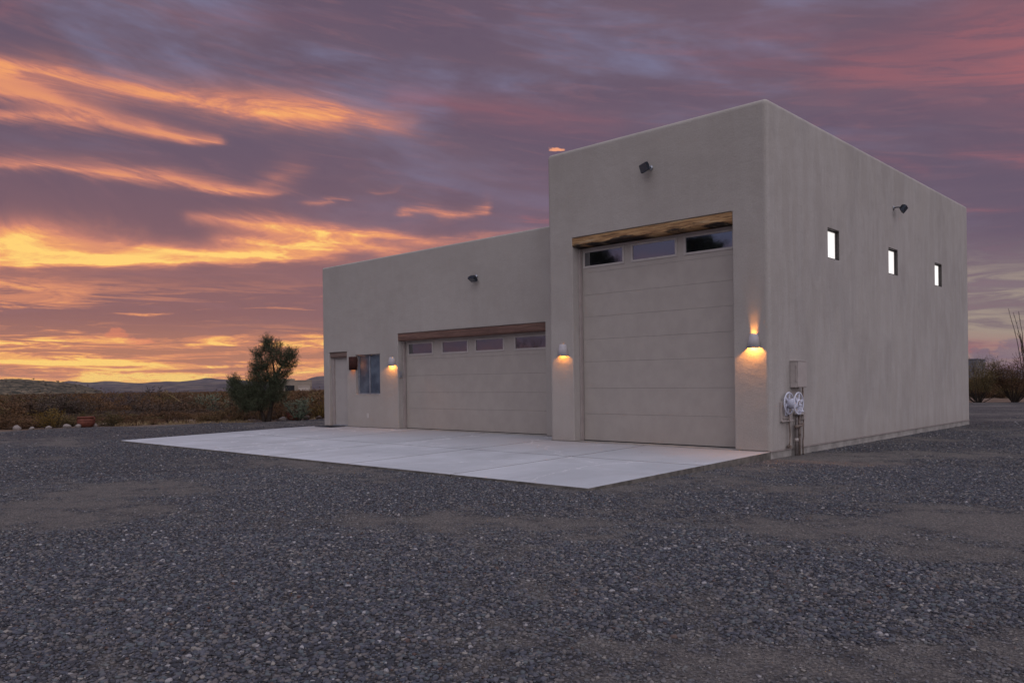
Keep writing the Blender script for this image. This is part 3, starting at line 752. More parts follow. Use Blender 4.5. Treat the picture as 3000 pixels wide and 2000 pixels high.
# small high windows in the side wall
for i, (y0, y1) in enumerate(WINY):
    fr = obj('high_window', B((-.11, -.05, y0+.001, y0+.035, WZ0+.001, WZ1-.001), (-.125, -.05, y1-.035, y1-.001, WZ0+.001, WZ1-.001), (-.125, -.05, y0+.035, y1-.035, WZ0+.001, WZ0+.03), (-.125, -.05, y0+.035, y1-.035, WZ1-.04, WZ1-.001),
                             (-.05, -.006, y1-.014, y1-.001, WZ0+.001, WZ1-.001), (-.05, -.006, y0+.001, y1-.014, WZ1-.016, WZ1-.001)), M['bronze'], bld, bevel=.003)
    obj('pane', B(-.088, -.082, y0+.035, y1-.035, WZ0+.03, WZ1-.04), M['litpane'], fr)

# ------------------------------------------------------------------ driveway slab: separate panels with recessed joints
SX0, SX1, SY0 = -14.97, -.02, -5.10
def slab_z(y): return -.012+.085*min(0, y)/5.1
slab = obj('driveway_slab', B((SX0+.02, SX1-.02, SY0+.02, SB+.3, -.3, -.24),), M['shadeedge']); tag(slab, kind='structure')
xs = [SX0, -12.8, -10.4, -7.8, -5.2, -2.6, SX1]; ys = [SY0, -2.25, SB+.45]
for i in range(6):
    for j in range(2):
        x0, x1, y0, y1 = xs[i]+(.011 if i else 0), xs[i+1]-(.011 if i < 5 else 0), ys[j]+(.011 if j else 0), ys[j+1]-.011
        if j == 1:
            y1 = (DY+.06) if x0 > -5.25 else SB+.4
            if x0 > -5.3 and x0 < -5.15: pass
        bm = bmesh.new(); nY = 6
        for q in range(nY):
            ya, yb = y0+(y1-y0)*q/nY, y0+(y1-y0)*(q+1)/nY
            vs = [bm.verts.new(p) for p in ((x0, ya, slab_z(ya)), (x1, ya, slab_z(ya)), (x1, yb, slab_z(yb)), (x0, yb, slab_z(yb)))]
            bm.faces.new(vs)
            for s_ in ((0, 3), (2, 1)):
                p, r_ = vs[s_[0]], vs[s_[1]]
                bm.faces.new([p, r_, bm.verts.new((r_.co.x, r_.co.y, -.30)), bm.verts.new((p.co.x, p.co.y, -.30))])
        a = (bm.verts.new((x0, y0, slab_z(y0))), bm.verts.new((x1, y0, slab_z(y0))), bm.verts.new((x1, y0, -.3)), bm.verts.new((x0, y0, -.3))); bm.faces.new(a)
        a = (bm.verts.new((x0, y1, slab_z(y1))), bm.verts.new((x1, y1, slab_z(y1))), bm.verts.new((x1, y1, -.3)), bm.verts.new((x0, y1, -.3))); bm.faces.new(a)
        bmesh.ops.remove_doubles(bm, verts=bm.verts, dist=.0003)
        bm.normal_update()
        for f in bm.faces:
            if abs(f.normal.z) < .5: f.material_index = 1  # upright faces get the concrete with shade painted in
        obj('concrete_panel', bm, [M['concrete'], M['shadeedge']], slab, bevel=.004, segs=1)

# ------------------------------------------------------------------ wall lamps
def half_shade(zb, zt, rb, rt, db, dt, th=.008, seg=16):
    bm = bmesh.new()
    def ring(r, d, z): return [bm.verts.new((r*math.cos(math.pi*k/seg), -d*math.sin(math.pi*k/seg), z)) for k in range(seg+1)]
    o1, o2 = ring(rb, db, zb), ring(rt, dt, zt); i1, i2 = ring(rb-th, db-th, zb), ring(rt-th, dt-th, zt)
    for k in range(seg):
        bm.faces.new((o1[k], o1[k+1], o2[k+1], o2[k])); bm.faces.new((i1[k+1], i1[k], i2[k], i2[k+1]))
        bm.faces.new((o1[k+1], o1[k], i1[k], i1[k+1])); bm.faces.new((o2[k], o2[k+1], i2[k+1], i2[k]))
    for s_ in (0, seg): bm.faces.new((o1[s_], o2[s_], i2[s_], i1[s_]))
    return bm
def wall_lamp(x, y, zb, zt, power_, label, rb=.135, rt=.09, db=.13, dt=.09, mt='lampshade', name='wall_lamp', col=(1, .37, .065), topclose=.0, bz=.095):
    L_ = empty(name, (x, y, zb), 0, label, 'wall lamp', 'lit lamps on the front wall')
    sh = obj('lamp_shade', half_shade(0, zt-zb, rb, rt, db, dt), M[mt], L_, True)
    if topclose:
        bm = bmesh.new(); h = zt-zb-.012
        vs = [bm.verts.new((rt*.97*math.cos(math.pi*k/12), -dt*.97*math.sin(math.pi*k/12), h)) for k in range(13)]; bm.faces.new(vs)
        hole = topclose
        if hole < 1:
            bm.free(); bm = bmesh.new(); n = 12
            a = [bm.verts.new((rt*.97*math.cos(math.pi*k/n), -dt*.97*math.sin(math.pi*k/n), h)) for k in range(n+1)]
            c = [bm.verts.new((rt*hole*math.cos(math.pi*k/n), -dt*hole*math.sin(math.pi*k/n), h)) for k in range(n+1)]
            for k in range(n): bm.faces.new((a[k], a[k+1], c[k+1], c[k]))
        obj('shade_top', bm, M[mt], L_)
    bb = bmesh.new(); bmesh.ops.create_icosphere(bb, subdivisions=3, radius=.021)
    key = 'bulb%.2f' % power_
    if key not in M:
        def fb(t, bs): setin(t, bs, col=(1, .8, .5, 1), emc=col+(1,), ems=power_*4.2/(math.pi*4*math.pi*.021**2))
        M[key] = mat('lit_bulb', fb)
    obj('light_bulb', bb, M[key], L_, True, loc=(0, -.060, bz))
    obj('lamp_socket', Tb([(0, -.0, bz), (0, -.036, bz)], .012, 8), M['silver'], L_)
    return L_
wall_lamp(-.288, -.002, 1.792, 2.04, 9.5, 'brightest white half cone lamp, on the pier at the right corner of the tall bay', rb=.130, rt=.072, bz=.085, topclose=.6)
wall_lamp(-4.60, -.002, 1.785, 2.035, 2.4, 'dim white half cone lamp on the pier left of the tall door', rb=.140, rt=.080, topclose=.14, bz=.085)
wall_lamp(-11.565, SB-.002, 1.75, 1.985, 5.0, 'bright white half cone lamp between the silvery window and the wide door', rb=.160, rt=.078, topclose=.1, bz=.06)
rl = wall_lamp(-13.37, SB-.002, 1.665, 2.05, .75, 'dark rusty box shaped wall lamp beside the entry door', rb=.155, rt=.155, db=.15, dt=.15, mt='rust', topclose=1.0, bz=.13, col=(1, .30, .05))
for a_, b_ in ((-.19, -.152), (.152, .178)): obj('side_flange', B(a_, b_, -.03, -.004, .09, .31), M['rust'], rl)

# ------------------------------------------------------------------ floodlights
def floodlight(loc, rz, tilt, roll, label, arm=.12):
    Fl = empty('floodlight', loc, rz, label, 'floodlight', 'floodlights high on the walls')      # local -Y is away from the wall
    bm = bmesh.new(); tube(bm, [(0, 0, 0), (0, -.02, 0)], .055, 16); obj('wall_plate', bm, M['silver'], Fl, True)
    obj('arm', Tb([(0, -.015, 0), (0, -.06, .01), (0, -arm, .0)], .016, 8), M['floodbody'], Fl, True)
    hb = bmesh.new()
    # housing: tapered box, opening at local -Y
    fr_, bk = [(-.115, -.09), (.115, -.09), (.115, .09), (-.115, .09)], [(-.07, -.045), (.07, -.045), (.07, .06), (-.07, .06)]
    a = [hb.verts.new((x, -.13, z)) for x, z in fr_]; mdl = [hb.verts.new((x, -.07, z)) for x, z in fr_]; c = [hb.verts.new((x, 0, z)) for x, z in bk]
    for k in range(4):
        hb.faces.new((a[k], a[(k+1) % 4], mdl[(k+1) % 4], mdl[k])); hb.faces.new((mdl[k], mdl[(k+1) % 4], c[(k+1) % 4], c[k]))
    hb.faces.new(c)
    ia = [hb.verts.new((x*.9, -.13, z*.88)) for x, z in fr_]; ib = [hb.verts.new((x*.6, -.06, z*.6)) for x, z in fr_]
    for k in range(4):
        hb.faces.new((a[k], ia[k], ia[(k+1) % 4], a[(k+1) % 4])); hb.faces.new((ia[k], ib[k], ib[(k+1) % 4], ia[(k+1) % 4]))
    hb.faces.new(ib)
    Fl.scale = (.88, .88, .88)
    h = obj('lamp_housing', hb, M['floodbody'], Fl, bevel=.006); h.location = (0, -arm+.02, 0); h.rotation_euler = (tilt, roll, 0)
    ln = obj('lens', B(-.104, .104, -.126, -.120, -.08, .08), M['lens'], h)
    rf = obj('lamp_tube', Tb([(-.05, -.085, 0), (.05, -.085, 0)], .012, 8), M['silver'], h)
    return Fl
floodlight((-2.36, -.0, 5.33), 0, R(12), R(-10), 'dark square floodlight high above the tall door, facing forward', .13).rotation_euler = (0, 0, R(-14))
f2 = floodlight((-8.18, SB, 3.90), 0, R(62), R(0), 'small floodlight tipped down on the low wing above the wide door')
f3 = floodlight((0, 6.38, 5.13), R(90), R(38), R(8), 'dark floodlight sticking out of the side wall above the three small windows', .20)
f3.rotation_euler = (0, 0, R(98))

# ------------------------------------------------------------------ electrical box, conduits, hose reel on the side wall
eb = empty('electrical_box', (0, .97, 1.09), 0, 'tan metal electrical cabinet on the side wall above the hose reel', 'electrical box')
obj('cabinet', B(.001, .135, -.19, .19, 0, .465), M['box'], eb, bevel=.006)
obj('cabinet_lid', B(.0, .150, -.20, .20, .467, .485), M['box'], eb, bevel=.004)
obj('cabinet_door', B(.137, .149, -.183, .183, .008, .460), M['box'], eb, bevel=.004)
obj('latch', B((.10, .13, -.206, -.191, .10, .14), (.10, .13, -.206, -.191, .36, .40), (.108, .122, -.200, -.191, .14, .36)), M['trim'], eb, bevel=.003)
obj('conduit', Tb([(.05, .23-.0, .0), (.05, .23, -.42), (.05, .20, -.47), (.05, .19, -.52)], .017, 10), M['pipe'], eb, True)
eb.location.y = .97
sb = empty('small_outlet_box', (0, 1.22, .50), 0, 'little tan junction box on a thin conduit, right of the hose reel', 'junction box')
obj('box_cover', B((.001, .085, -.045, .045, 0, .125), (.0, .092, -.05, .05, .127, .135)), M['box'], sb, bevel=.004)
obj('conduit', Tb([(.045, 0, .0), (.045, -.0, -.3), (.045, -.03, -.40), (.045, -.03, -.66)], .014, 10), M['pipe'], sb, True)
# pipes from the ground with cross stub
pp = empty('water_pipes', (0, .95, 0), 0, 'pair of brown upright pipes with a valve stub rising from the gravel beside the wall', 'pipes')
obj('riser_pipe', Tb([(.06, -.07, -.3), (.06, -.07, .34), (.06, -.05, .46), (.06, -.045, .60)], [.033, .033, .024, .018], 12), M['pipedark'], pp, True)
obj('riser_pipe', Tb([(.06, .055, -.3), (.06, .055, .62)], .022, 12), M['pipe'], pp, True)
obj('pipe_collar', Tb([(.06, -.07, .12), (.06, -.07, .18)], .037, 12), M['box'], pp, True)
st_ = bmesh.new(); tube(st_, [(.115, -.20, .395), (.105, -.02, .40), (.10, .08, .41)], .024, 12); tube(st_, [(.115, -.222, .393), (.115, -.196, .395)], .030, 12)
obj('valve_stub', st_, M['pipe'], pp, True)
obj('valve', B((.085, .13, .03, .12, .385, .44), (.10, .115, .07, .16, .44, .455)), M['pipe'], pp, bevel=.006)
obj('pipe_fitting', Tb([(.06, .055, .22), (.06, .055, .30)], .029, 12), M['pipe'], pp, True)
obj('meter_block', B(.02, .13, -.08, .10, .60, .66), M['box'], pp, bevel=.006)
# hose reel
hr = empty('hose_reel', (0, .56, .815), 0, 'white plastic hose reel of two spoked wheels mounted on the side wall', 'hose reel')
obj('back_plate', B((.001, .022, -.215, .225, -.325, .03), (.022, .035, -.215, -.185, -.325, .03), (.022, .06, -.215, .225, -.325, -.30), (.022, .05, -.14, .12, -.27, -.24)), M['box'], hr, bevel=.004)
obj('bracket', B((.02, .30, -.03, .03, -.04, -.012), (.02, .05, -.06, .06, -.22, .02)), M['reel'], hr, bevel=.005)
def wheel(xc, crank=False):
    bm = bmesh.new(); n = 36; R0, R1 = .20, .174
    pro = [(R0, xc-.008), (R0, xc+.008), (R1, xc+.010), (R1, xc-.010)]
    rings = [[bm.verts.new((xx, r*math.cos(2*math.pi*k/n), r*math.sin(2*math.pi*k/n))) for r, xx in pro] for k in range(n)]
    for k in range(n):
        for j in range(4): bm.faces.new((rings[k][j], rings[k][(j+1) % 4], rings[(k+1) % n][(j+1) % 4], rings[(k+1) % n][j]))
    w = obj('reel_wheel', bm, M['reel'], hr, True)
    for k in range(6):
        a = 2*math.pi*k/6+.35; c, s = math.cos(a), math.sin(a)
        bm = bmesh.new(); pts = []
        for r, hw in ((.06, .026), (.178, .017)):
            for sg in (-1, 1):
                for xx in (xc-.007, xc+.007): pts.append(bm.verts.new((xx, c*r-s*hw*sg, s*r+c*hw*sg)))
        for f in ((0, 1, 3, 2), (4, 6, 7, 5), (0, 4, 5, 1), (2, 3, 7, 6), (1, 5, 7, 3), (0, 2, 6, 4)): bm.faces.new([pts[i] for i in f])
        obj('spoke', bm, M['reel'], w)
    bm = bmesh.new(); tube(bm, [(xc-.012, 0, 0), (xc+.012, 0, 0)], .072, 20)
    obj('hub', bm, M['reel'], w, True)
    return w
wheel(.075); w2 = wheel(.25)
obj('drum', Tb([(.09, 0, 0), (.235, 0, 0)], .088, 24), M['reel'], hr, True)
obj('crank_handle', B((.262, .276, -.018, .018, -.15, .03),), M['reel'], w2, bevel=.004)
obj('crank_knob', Tb([(.274, 0, -.135), (.335, 0, -.135)], .019, 12), M['reel'], w2, True)
obj('hub_cap', Tb([(.262, .0, .0), (.268, 0, 0)], .05, 16), M['pipe'], w2, True)
obj('supply_hose', Tb([(.05, .03, -.18), (.05, .05, -.36), (.05, .085, -.55), (.05, .07, -.68), (.05, .045, -.74)], .013, 10), M['pipe'], hr, True)
obj('spigot', B((.02, .085, .02, .07, -.80, -.74), (.03, .06, -.01, .03, -.775, -.75)), M['pipe'], hr, bevel=.006)

# small wall fittings
kp = empty('keypad', (GX0+.001, SB+.075, 1.42), 0, 'small grey keypad box on the left jamb of the wide door', 'keypad')
obj('keypad_body', B(0, .028, -.05, .05, 0, .165), M['alu'], kp, bevel=.006); obj('keypad_cover', B(.028, .036, -.04, .04, .05, .155), M['silver'], kp, bevel=.003)
oc = empty('wall_outlet', (-12.74, SB, .275), 0, 'small pale outlet cover on the wall under the silvery window', 'outlet')
obj('outlet_plate', B(-.035, .035, -.008, -.0, 0, .125), M['white'], oc, bevel=.003); [obj('socket', B(-.02, .02, -.014, -.008, a_, a_+.035), M['trim'], oc) for a_ in (.015, .075)]
dm = obj('doormat', B(-14.62, -13.78, SB-.56, SB-.06, slab_z(0)+.0, slab_z(0)+.016), M['mat']); dm.rotation_euler = (0, 0, 0)
tag(dm, 'black rubber doormat on the concrete in front of the entry door', 'doormat')
# ------------------------------------------------------------------ vegetation generators (numpy free, plain lists)
def quads_mesh(name, V, F, tint, mt, parent=None, stems=None, stem_mat=None):
    me = bpy.data.meshes.new(name); me.from_pydata(V, [], F)
    for q in (mt if isinstance(mt, list) else [mt]): me.materials.append(q)
    at = me.attributes.new('tint', 'FLOAT', 'FACE'); at.data.foreach_set('value', tint)
    o = bpy.data.objects.new(name, me); link(o, parent); return o
def leafquad(V, F, T_, p, d, ln, wd, rr, tint):
    d = d.normalized(); s = d.cross(Vector((rr.uniform(-1, 1), rr.uniform(-1, 1), rr.uniform(-1, 1))))
    if s.length < 1e-4: return
    s = s.normalized()*wd*.5; i = len(V); q = p+d*ln
    V += [tuple(p-s*.4), tuple(p+d*ln*.5+s), tuple(q), tuple(p+d*ln*.5-s)]; F.append((i, i+1, i+2, i+3)); T_.append(tint)
def curve_pts(a, b, bend, n=5, rr=rnd):
    a, b = Vector(a), Vector(b); mid = (a+b)/2+Vector(bend); out = []
    for i in range(n+1):
        k = i/n; out.append(a*(1-k)**2+mid*2*k*(1-k)+b*k*k)
    return out
def bush_data(seed, rad, h, nst, ntw, leaf=(.05, .022), bare=.25, upright=.5):
    rr = random.Random(seed); V, F, T_ = [], [], []; sb_ = bmesh.new(); 
    for i in range(nst):
        a = 6.283*i/nst+rr.uniform(-.3, .3); r = rad*rr.uniform(.25, 1.0); hh = h*rr.uniform(.65, 1.0)*(1-.25*(r/rad)**2)
        tip = Vector((r*math.cos(a), r*math.sin(a), hh))
        pts = curve_pts((rr.uniform(-.05, .05), rr.uniform(-.05, .05), -.08), tip, Vector((r*math.cos(a)*.15, r*math.sin(a)*.15, -hh*.12)), 6)
        tube(sb_, pts, [.022*(1-.85*k/6)*(.6+h*.3) for k in range(7)], 4, False)
        for j in range(ntw):
            k = rr.uniform(bare, 1.0); idx = min(5, int(k*6)); p = pts[idx].lerp(pts[idx+1], k*6-idx)
            d = Vector((rr.gauss(0, 1), rr.gauss(0, 1), rr.uniform(-.2, 1.3)*upright*2)).normalized()
            tl = rad*rr.uniform(.12, .38)
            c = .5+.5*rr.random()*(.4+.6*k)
            if j % 4 == 0: tube(sb_, [p, p+d*tl], [.005, .002], 3, False)
            for q in range(7):
                pp_ = p+d*tl*(q+rr.random())/7
                dd = (d+Vector((rr.uniform(-1, 1), rr.uniform(-1, 1), rr.uniform(-.5, 1)))*.9)
                leafquad(V, F, T_, pp_, dd, leaf[0]*rr.uniform(.6, 1.3), leaf[1], rr, min(1, max(0, c*rr.uniform(.4, 1.1))))
    return V, F, T_, sb_
def bush(name, loc, seed, rad, h, nst, ntw, mt, label, cat='bush', group=None, **k):
    root = empty(name, loc, rnd.uniform(0, 6.28), label, cat, group)
    V, F, T_, sb_ = bush_data(seed, rad, h, nst, ntw, **k)
    quads_mesh('foliage', V, F, T_, M[mt], root)
    obj('stems', sb_, M['bark'], root)
    return root
def gz(x, y): return ground_z(x, y)
# --- mesquite tree at the yard's edge (local axes: X to the camera's right, Y away)
def lobed_tree(name, loc, lobes, trunks, label, seed, leafm='leaf_tree', cat='tree', dens=1.0, group=None, rz=0.754):
    rr = random.Random(seed)
    root = empty(name, loc, rz, label, cat, group)
    tb = bmesh.new(); nodes = []
    for pts, r0_, r1_ in trunks:
        n = len(pts); pts = [Vector(p) for p in pts]
        tube(tb, pts, [r0_+(r1_-r0_)*i/(n-1) for i in range(n)], 8); nodes += pts[1:]
    V, F, T_ = [], [], []
    for (cx, cy, cz, rx, ry, rz_, ntip) in lobes:
        c = Vector((cx, cy, cz)); base = min(nodes, key=lambda q: (q-(c-Vector((0, 0, rz_*.7)))).length)
        for b_ in range(5):
            e = c+Vector((rr.uniform(-.6, .6)*rx, rr.uniform(-.6, .6)*ry, rr.uniform(-.3, .5)*rz_))
            tube(tb, curve_pts(base, e, (rr.uniform(-.1, .1), rr.uniform(-.1, .1), -.05), 4), [.022, .018, .014, .010, .006], 4, False)
        for i in range(int(ntip*dens*(.72 if cz > 1.9 else .9))):
            while True:
                q = Vector((rr.uniform(-1, 1), rr.uniform(-1, 1), rr.uniform(-1, 1)))
                if .12 < q.length < 1: break
            p = c+Vector((q.x*rx, q.y*ry, q.z*rz_))
            d = (Vector((q.x, q.y, q.z*.8))*.9+Vector((rr.gauss(0, .35), rr.gauss(0, .35), .55+rr.gauss(0, .3)))).normalized()
            tl = rr.uniform(.14, .44); s0 = p-d*tl*.5
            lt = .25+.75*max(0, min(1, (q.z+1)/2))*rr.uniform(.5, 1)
            if i % 3 == 0: tube(tb, [s0-d*.1, s0+d*tl], [.006, .002], 3, False)
            for k in range(14):
                pk = s0+d*tl*(k+rr.random())/14+Vector((rr.gauss(0, .012), rr.gauss(0, .012), rr.gauss(0, .012)))
                dd = d*.7+Vector((rr.uniform(-1, 1), rr.uniform(-1, 1), rr.uniform(-.8, .8)))*.7
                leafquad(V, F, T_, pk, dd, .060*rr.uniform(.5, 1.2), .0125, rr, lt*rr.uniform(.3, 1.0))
    quads_mesh('crown', V, F, T_, M[leafm], root); obj('trunk', tb, M['bark'], root, True)
    return root
s_ = 1/387.
def lb(cx, cy, rx, ry, n, y=0., dr=1.): return ((cx-900)*s_, y, (1425-cy)*s_, rx*s_, rx*s_*dr, ry*s_, n)
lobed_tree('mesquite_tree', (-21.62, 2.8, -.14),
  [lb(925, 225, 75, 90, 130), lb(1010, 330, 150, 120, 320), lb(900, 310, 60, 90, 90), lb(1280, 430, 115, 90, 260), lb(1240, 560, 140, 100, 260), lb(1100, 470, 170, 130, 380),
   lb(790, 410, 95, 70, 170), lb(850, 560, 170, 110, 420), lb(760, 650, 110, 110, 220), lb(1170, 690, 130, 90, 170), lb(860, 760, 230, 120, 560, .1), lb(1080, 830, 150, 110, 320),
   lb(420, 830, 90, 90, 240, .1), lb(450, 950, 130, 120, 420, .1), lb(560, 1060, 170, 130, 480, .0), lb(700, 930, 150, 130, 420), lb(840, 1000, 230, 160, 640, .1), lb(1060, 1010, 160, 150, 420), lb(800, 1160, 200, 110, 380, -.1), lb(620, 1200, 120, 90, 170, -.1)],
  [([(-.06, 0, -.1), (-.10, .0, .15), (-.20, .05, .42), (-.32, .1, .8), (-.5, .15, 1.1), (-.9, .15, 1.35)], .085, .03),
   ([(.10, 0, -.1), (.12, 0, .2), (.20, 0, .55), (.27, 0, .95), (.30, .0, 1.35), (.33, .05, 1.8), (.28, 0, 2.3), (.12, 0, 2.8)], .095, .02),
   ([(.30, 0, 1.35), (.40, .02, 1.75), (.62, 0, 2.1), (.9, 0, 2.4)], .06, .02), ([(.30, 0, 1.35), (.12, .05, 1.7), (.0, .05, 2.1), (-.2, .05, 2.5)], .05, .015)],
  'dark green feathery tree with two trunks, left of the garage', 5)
# second, smaller green shrub leaning right of the tree
bush('desert_shrub', (-21.1, 3.9, -.15), 31, .75, 1.05, 12, 26, 'leaf_green', 'grey green shrub at the right foot of the dark green tree', leaf=(.055, .024))

# --- rust scrub: individual front bushes
scr = []
specs = [('leaf_rust', 51, .85, .95), ('leaf_rust', 52, .95, 1.1), ('leaf_olive', 53, .8, .95), ('leaf_grey', 54, .85, .75), ('leaf_rust', 55, .7, .8)]
protos = []
for i, (mt_, sd_, ra, hh) in enumerate(specs):
    V, F, T_, sb_ = bush_data(sd_, ra, hh, 13, 15, leaf=(.075, .034), bare=.15)
    # single-mesh bush so that the distant mass can share it
    me = bpy.data.meshes.new('scrub_bush'); me.from_pydata(V, [], F); me.materials.append(M[mt_]); me.materials.append(M['bark'])
    nb = bmesh.new(); nb.from_mesh(me)
    tm = bpy.data.meshes.new('tmp'); sb_.to_mesh(tm); sb_.free(); n0 = len(nb.faces); nb.from_mesh(tm); nb.faces.ensure_lookup_table()
    for f in nb.faces[n0:]: f.material_index = 1
    nb.to_mesh(me); nb.free(); bpy.data.meshes.remove(tm)
    at = me.attributes.new('tint', 'FLOAT', 'FACE'); at.data.foreach_set('value', T_+[.3]*(len(me.polygons)-len(T_)))
    protos.append(me)
def left_edge(y):      # x of the gravel edge
    for (x0, y0), (x1, y1) in zip(yard_pts[:14], yard_pts[1:14]):
        if y0 <= y <= y1: return x0+(x1-x0)*(y-y0)/(y1-y0)
    return -22
rb = random.Random(77)
first = {}
for i in range(46):
    y = -9+ i*.52; x = left_edge(y)-.75-rb.uniform(0, 1.6)-(.6 if i % 2 else 0)
    if -20.3 > x and abs(y-2.8) < .5 and x > -22.6: x -= 1.4
    k = rb.choice([0, 1, 2, 4, 0, 1])
    if -9 < y < -1: k = rb.choice([0, 4, 0, 2])
    o = bpy.data.objects.new('scrub_bush', protos[k]); COL.objects.link(o)
    o.location = (x, y, gz(x, y)); o.rotation_euler = (0, 0, rb.uniform(0, 6.28)); s = rb.uniform(.40, .66) if y < 1 else rb.uniform(.5, .8); o.scale = (s, s, s*rb.uniform(.8, 1.0))
    lab = {0: 'rusty brown scrub bush in the row behind the left gravel edge', 1: 'rusty brown scrub bush in the row behind the left gravel edge', 2: 'olive brown scrub bush in the row behind the left gravel edge', 4: 'rusty brown scrub bush in the row behind the left gravel edge'}[k]
    tag(o, lab, 'bush', 'olive bushes behind the left gravel edge' if k == 2 else 'rusty bushes behind the left gravel edge')
    first.setdefault(k, o)
o = bpy.data.objects.new('bare_bush', protos[3]); COL.objects.link(o); o.location = (-41.5, 1.8, gz(-41, 2)); o.scale = (1.6, 1.6, 1.3)
tag(o, 'low grey leafless bush in the brown scrub, far left', 'bush'); first[3] = o

# distant scrub: one mass
def scatter(name, pts, scales, meshes_from, label=None, kind='stuff', rock=None):
    n = len(pts)
    me = bpy.data.meshes.new(name); me.from_pydata(pts, [], [])
    a = me.attributes.new('sc', 'FLOAT_VECTOR', 'POINT'); a.data.foreach_set('vector', [c for s in scales for c in s])
    rr = random.Random(len(pts))
    a = me.attributes.new('rot', 'FLOAT_VECTOR', 'POINT')
    tl = .35 if rock else .0
    a.data.foreach_set('vector', [c for _ in range(n) for c in (rr.uniform(-tl, tl), rr.uniform(-tl, tl), rr.uniform(0, 6.283))])
    o = bpy.data.objects.new(name, me); COL.objects.link(o)
    ng = bpy.data.node_groups.new(name+'_nodes', 'GeometryNodeTree')
    ng.interface.new_socket(name='Geometry', in_out='INPUT', socket_type='NodeSocketGeometry'); ng.interface.new_socket(name='Geometry', in_out='OUTPUT', socket_type='NodeSocketGeometry')
    N, L = ng.nodes, ng.links
    gi, go = N.new('NodeGroupInput'), N.new('NodeGroupOutput')
    jn = N.new('GeometryNodeJoinGeometry')
    if rock:
        for k in range(6):
            ic = N.new('GeometryNodeMeshIcoSphere'); ic.inputs['Radius'].default_value = 1.0; ic.inputs['Subdivisions'].default_value = 2
            sp = N.new('GeometryNodeSetPosition'); nt = N.new('ShaderNodeTexNoise'); ps = N.new('GeometryNodeInputPosition')
            ad = N.new('ShaderNodeVectorMath'); ad.operation = 'ADD'; ad.inputs[1].default_value = (k*3.1, k*1.7, k*.9); L.new(ps.outputs[0], ad.inputs[0]); L.new(ad.outputs[0], nt.inputs['Vector']); nt.inputs['Scale'].default_value = .9; nt.inputs['Detail'].default_value = 1
            sb2 = N.new('ShaderNodeVectorMath'); sb2.operation = 'SUBTRACT'; sb2.inputs[1].default_value = (.5, .5, .5); L.new(nt.outputs['Color'], sb2.inputs[0])
            sc = N.new('ShaderNodeVectorMath'); sc.operation = 'SCALE'; sc.inputs[3].default_value = 1.3; L.new(sb2.outputs[0], sc.inputs[0])
            L.new(ic.outputs[0], sp.inputs['Geometry']); L.new(sc.outputs[0], sp.inputs['Offset'])
            sm = N.new('GeometryNodeSetMaterial'); sm.inputs['Material'].default_value = rock; L.new(sp.outputs[0], sm.inputs['Geometry'])
            ss = N.new('GeometryNodeSetShadeSmooth'); L.new(sm.outputs[0], ss.inputs[0])
            ti = N.new('GeometryNodeGeometryToInstance'); L.new(ss.outputs[0], ti.inputs[0]); L.new(ti.outputs[0], jn.inputs[0])
    else:
        for ob_ in meshes_from:
            oi = N.new('GeometryNodeObjectInfo'); oi.inputs['Object'].default_value = ob_; oi.inputs['As Instance'].default_value = True
            oi.transform_space = 'ORIGINAL'; L.new(oi.outputs['Geometry'], jn.inputs[0])
    ip = N.new('GeometryNodeInstanceOnPoints'); ip.inputs['Pick Instance'].default_value = True
    L.new(gi.outputs[0], ip.inputs['Points']); L.new(jn.outputs[0], ip.inputs['Instance'])
    rv = N.new('FunctionNodeRandomValue'); rv.data_type = 'INT'
    rv.inputs[4].default_value = 0; rv.inputs[5].default_value = (5 if rock else len(meshes_from)-1); L.new(rv.outputs[2], ip.inputs['Instance Index'])
    na = N.new('GeometryNodeInputNamedAttribute'); na.data_type = 'FLOAT_VECTOR'; na.inputs['Name'].default_value = 'sc'; L.new(na.outputs[0], ip.inputs['Scale'])
    nb_ = N.new('GeometryNodeInputNamedAttribute'); nb_.data_type = 'FLOAT_VECTOR'; nb_.inputs['Name'].default_value = 'rot'
    er = N.new('FunctionNodeEulerToRotation'); L.new(nb_.outputs[0], er.inputs[0]); L.new(er.outputs[0], ip.inputs['Rotation'])
    L.new(ip.outputs[0], go.inputs[0])
    md = o.modifiers.new('scatter', 'NODES'); md.node_group = ng
    if kind: o['kind'] = kind
    if label: o['label'] = label
    return o
pts, scs = [], []
rs = random.Random(5)
yx = yard_pts
def in_poly(x, y, poly):
    c = False; j = len(poly)-1
    for i in range(len(poly)):
        xi, yi = poly[i]; xj, yj = poly[j]
        if (yi > y) != (yj > y) and x < (xj-xi)*(y-yi)/(yj-yi)+xi: c = not c
        j = i
    return c
def wedge(u0, u1, d0, d1, n, smin, smax, out=0.):
    for _ in range(n):
        u = rs.uniform(u0, u1); D = math.sqrt(rs.uniform(d0*d0, d1*d1)); a = az_uv(u)
        x, y = CAM.x+D*math.cos(a), CAM.y+D*math.sin(a)
        if in_poly(x, y, [(px_-1.6 if px_ < -15 else px_, py_+(1.4 if py_ > 20 else 0)) for px_, py_ in yard_pts]): continue
        if math.hypot(x+248, y-146) < 14: continue
        s = rs.uniform(smin, smax); pts.append((x, y, gz(x, y))); scs.append((s, s, s*rs.uniform(.45, 1.0)*(.66 if u < 0 else 1.1)*(min(1, .5+max(0, D-35)/90) if -.72 < u < 0 else 1)))
wedge(-.72, -.16, 32, 110, 3600, .55, 1.15)
wedge(-.72, -.16, 110, 380, 9000, .75, 1.2)
wedge(.40, .72, 62, 140, 2000, .9, 1.4)
wedge(.40, .72, 140, 300, 2200, 1.0, 1.6)
wedge(-3.1, -.72, 34, 160, 3000, .7, 1.2); wedge(.72, 3.1, 50, 160, 2500, .7, 1.2)
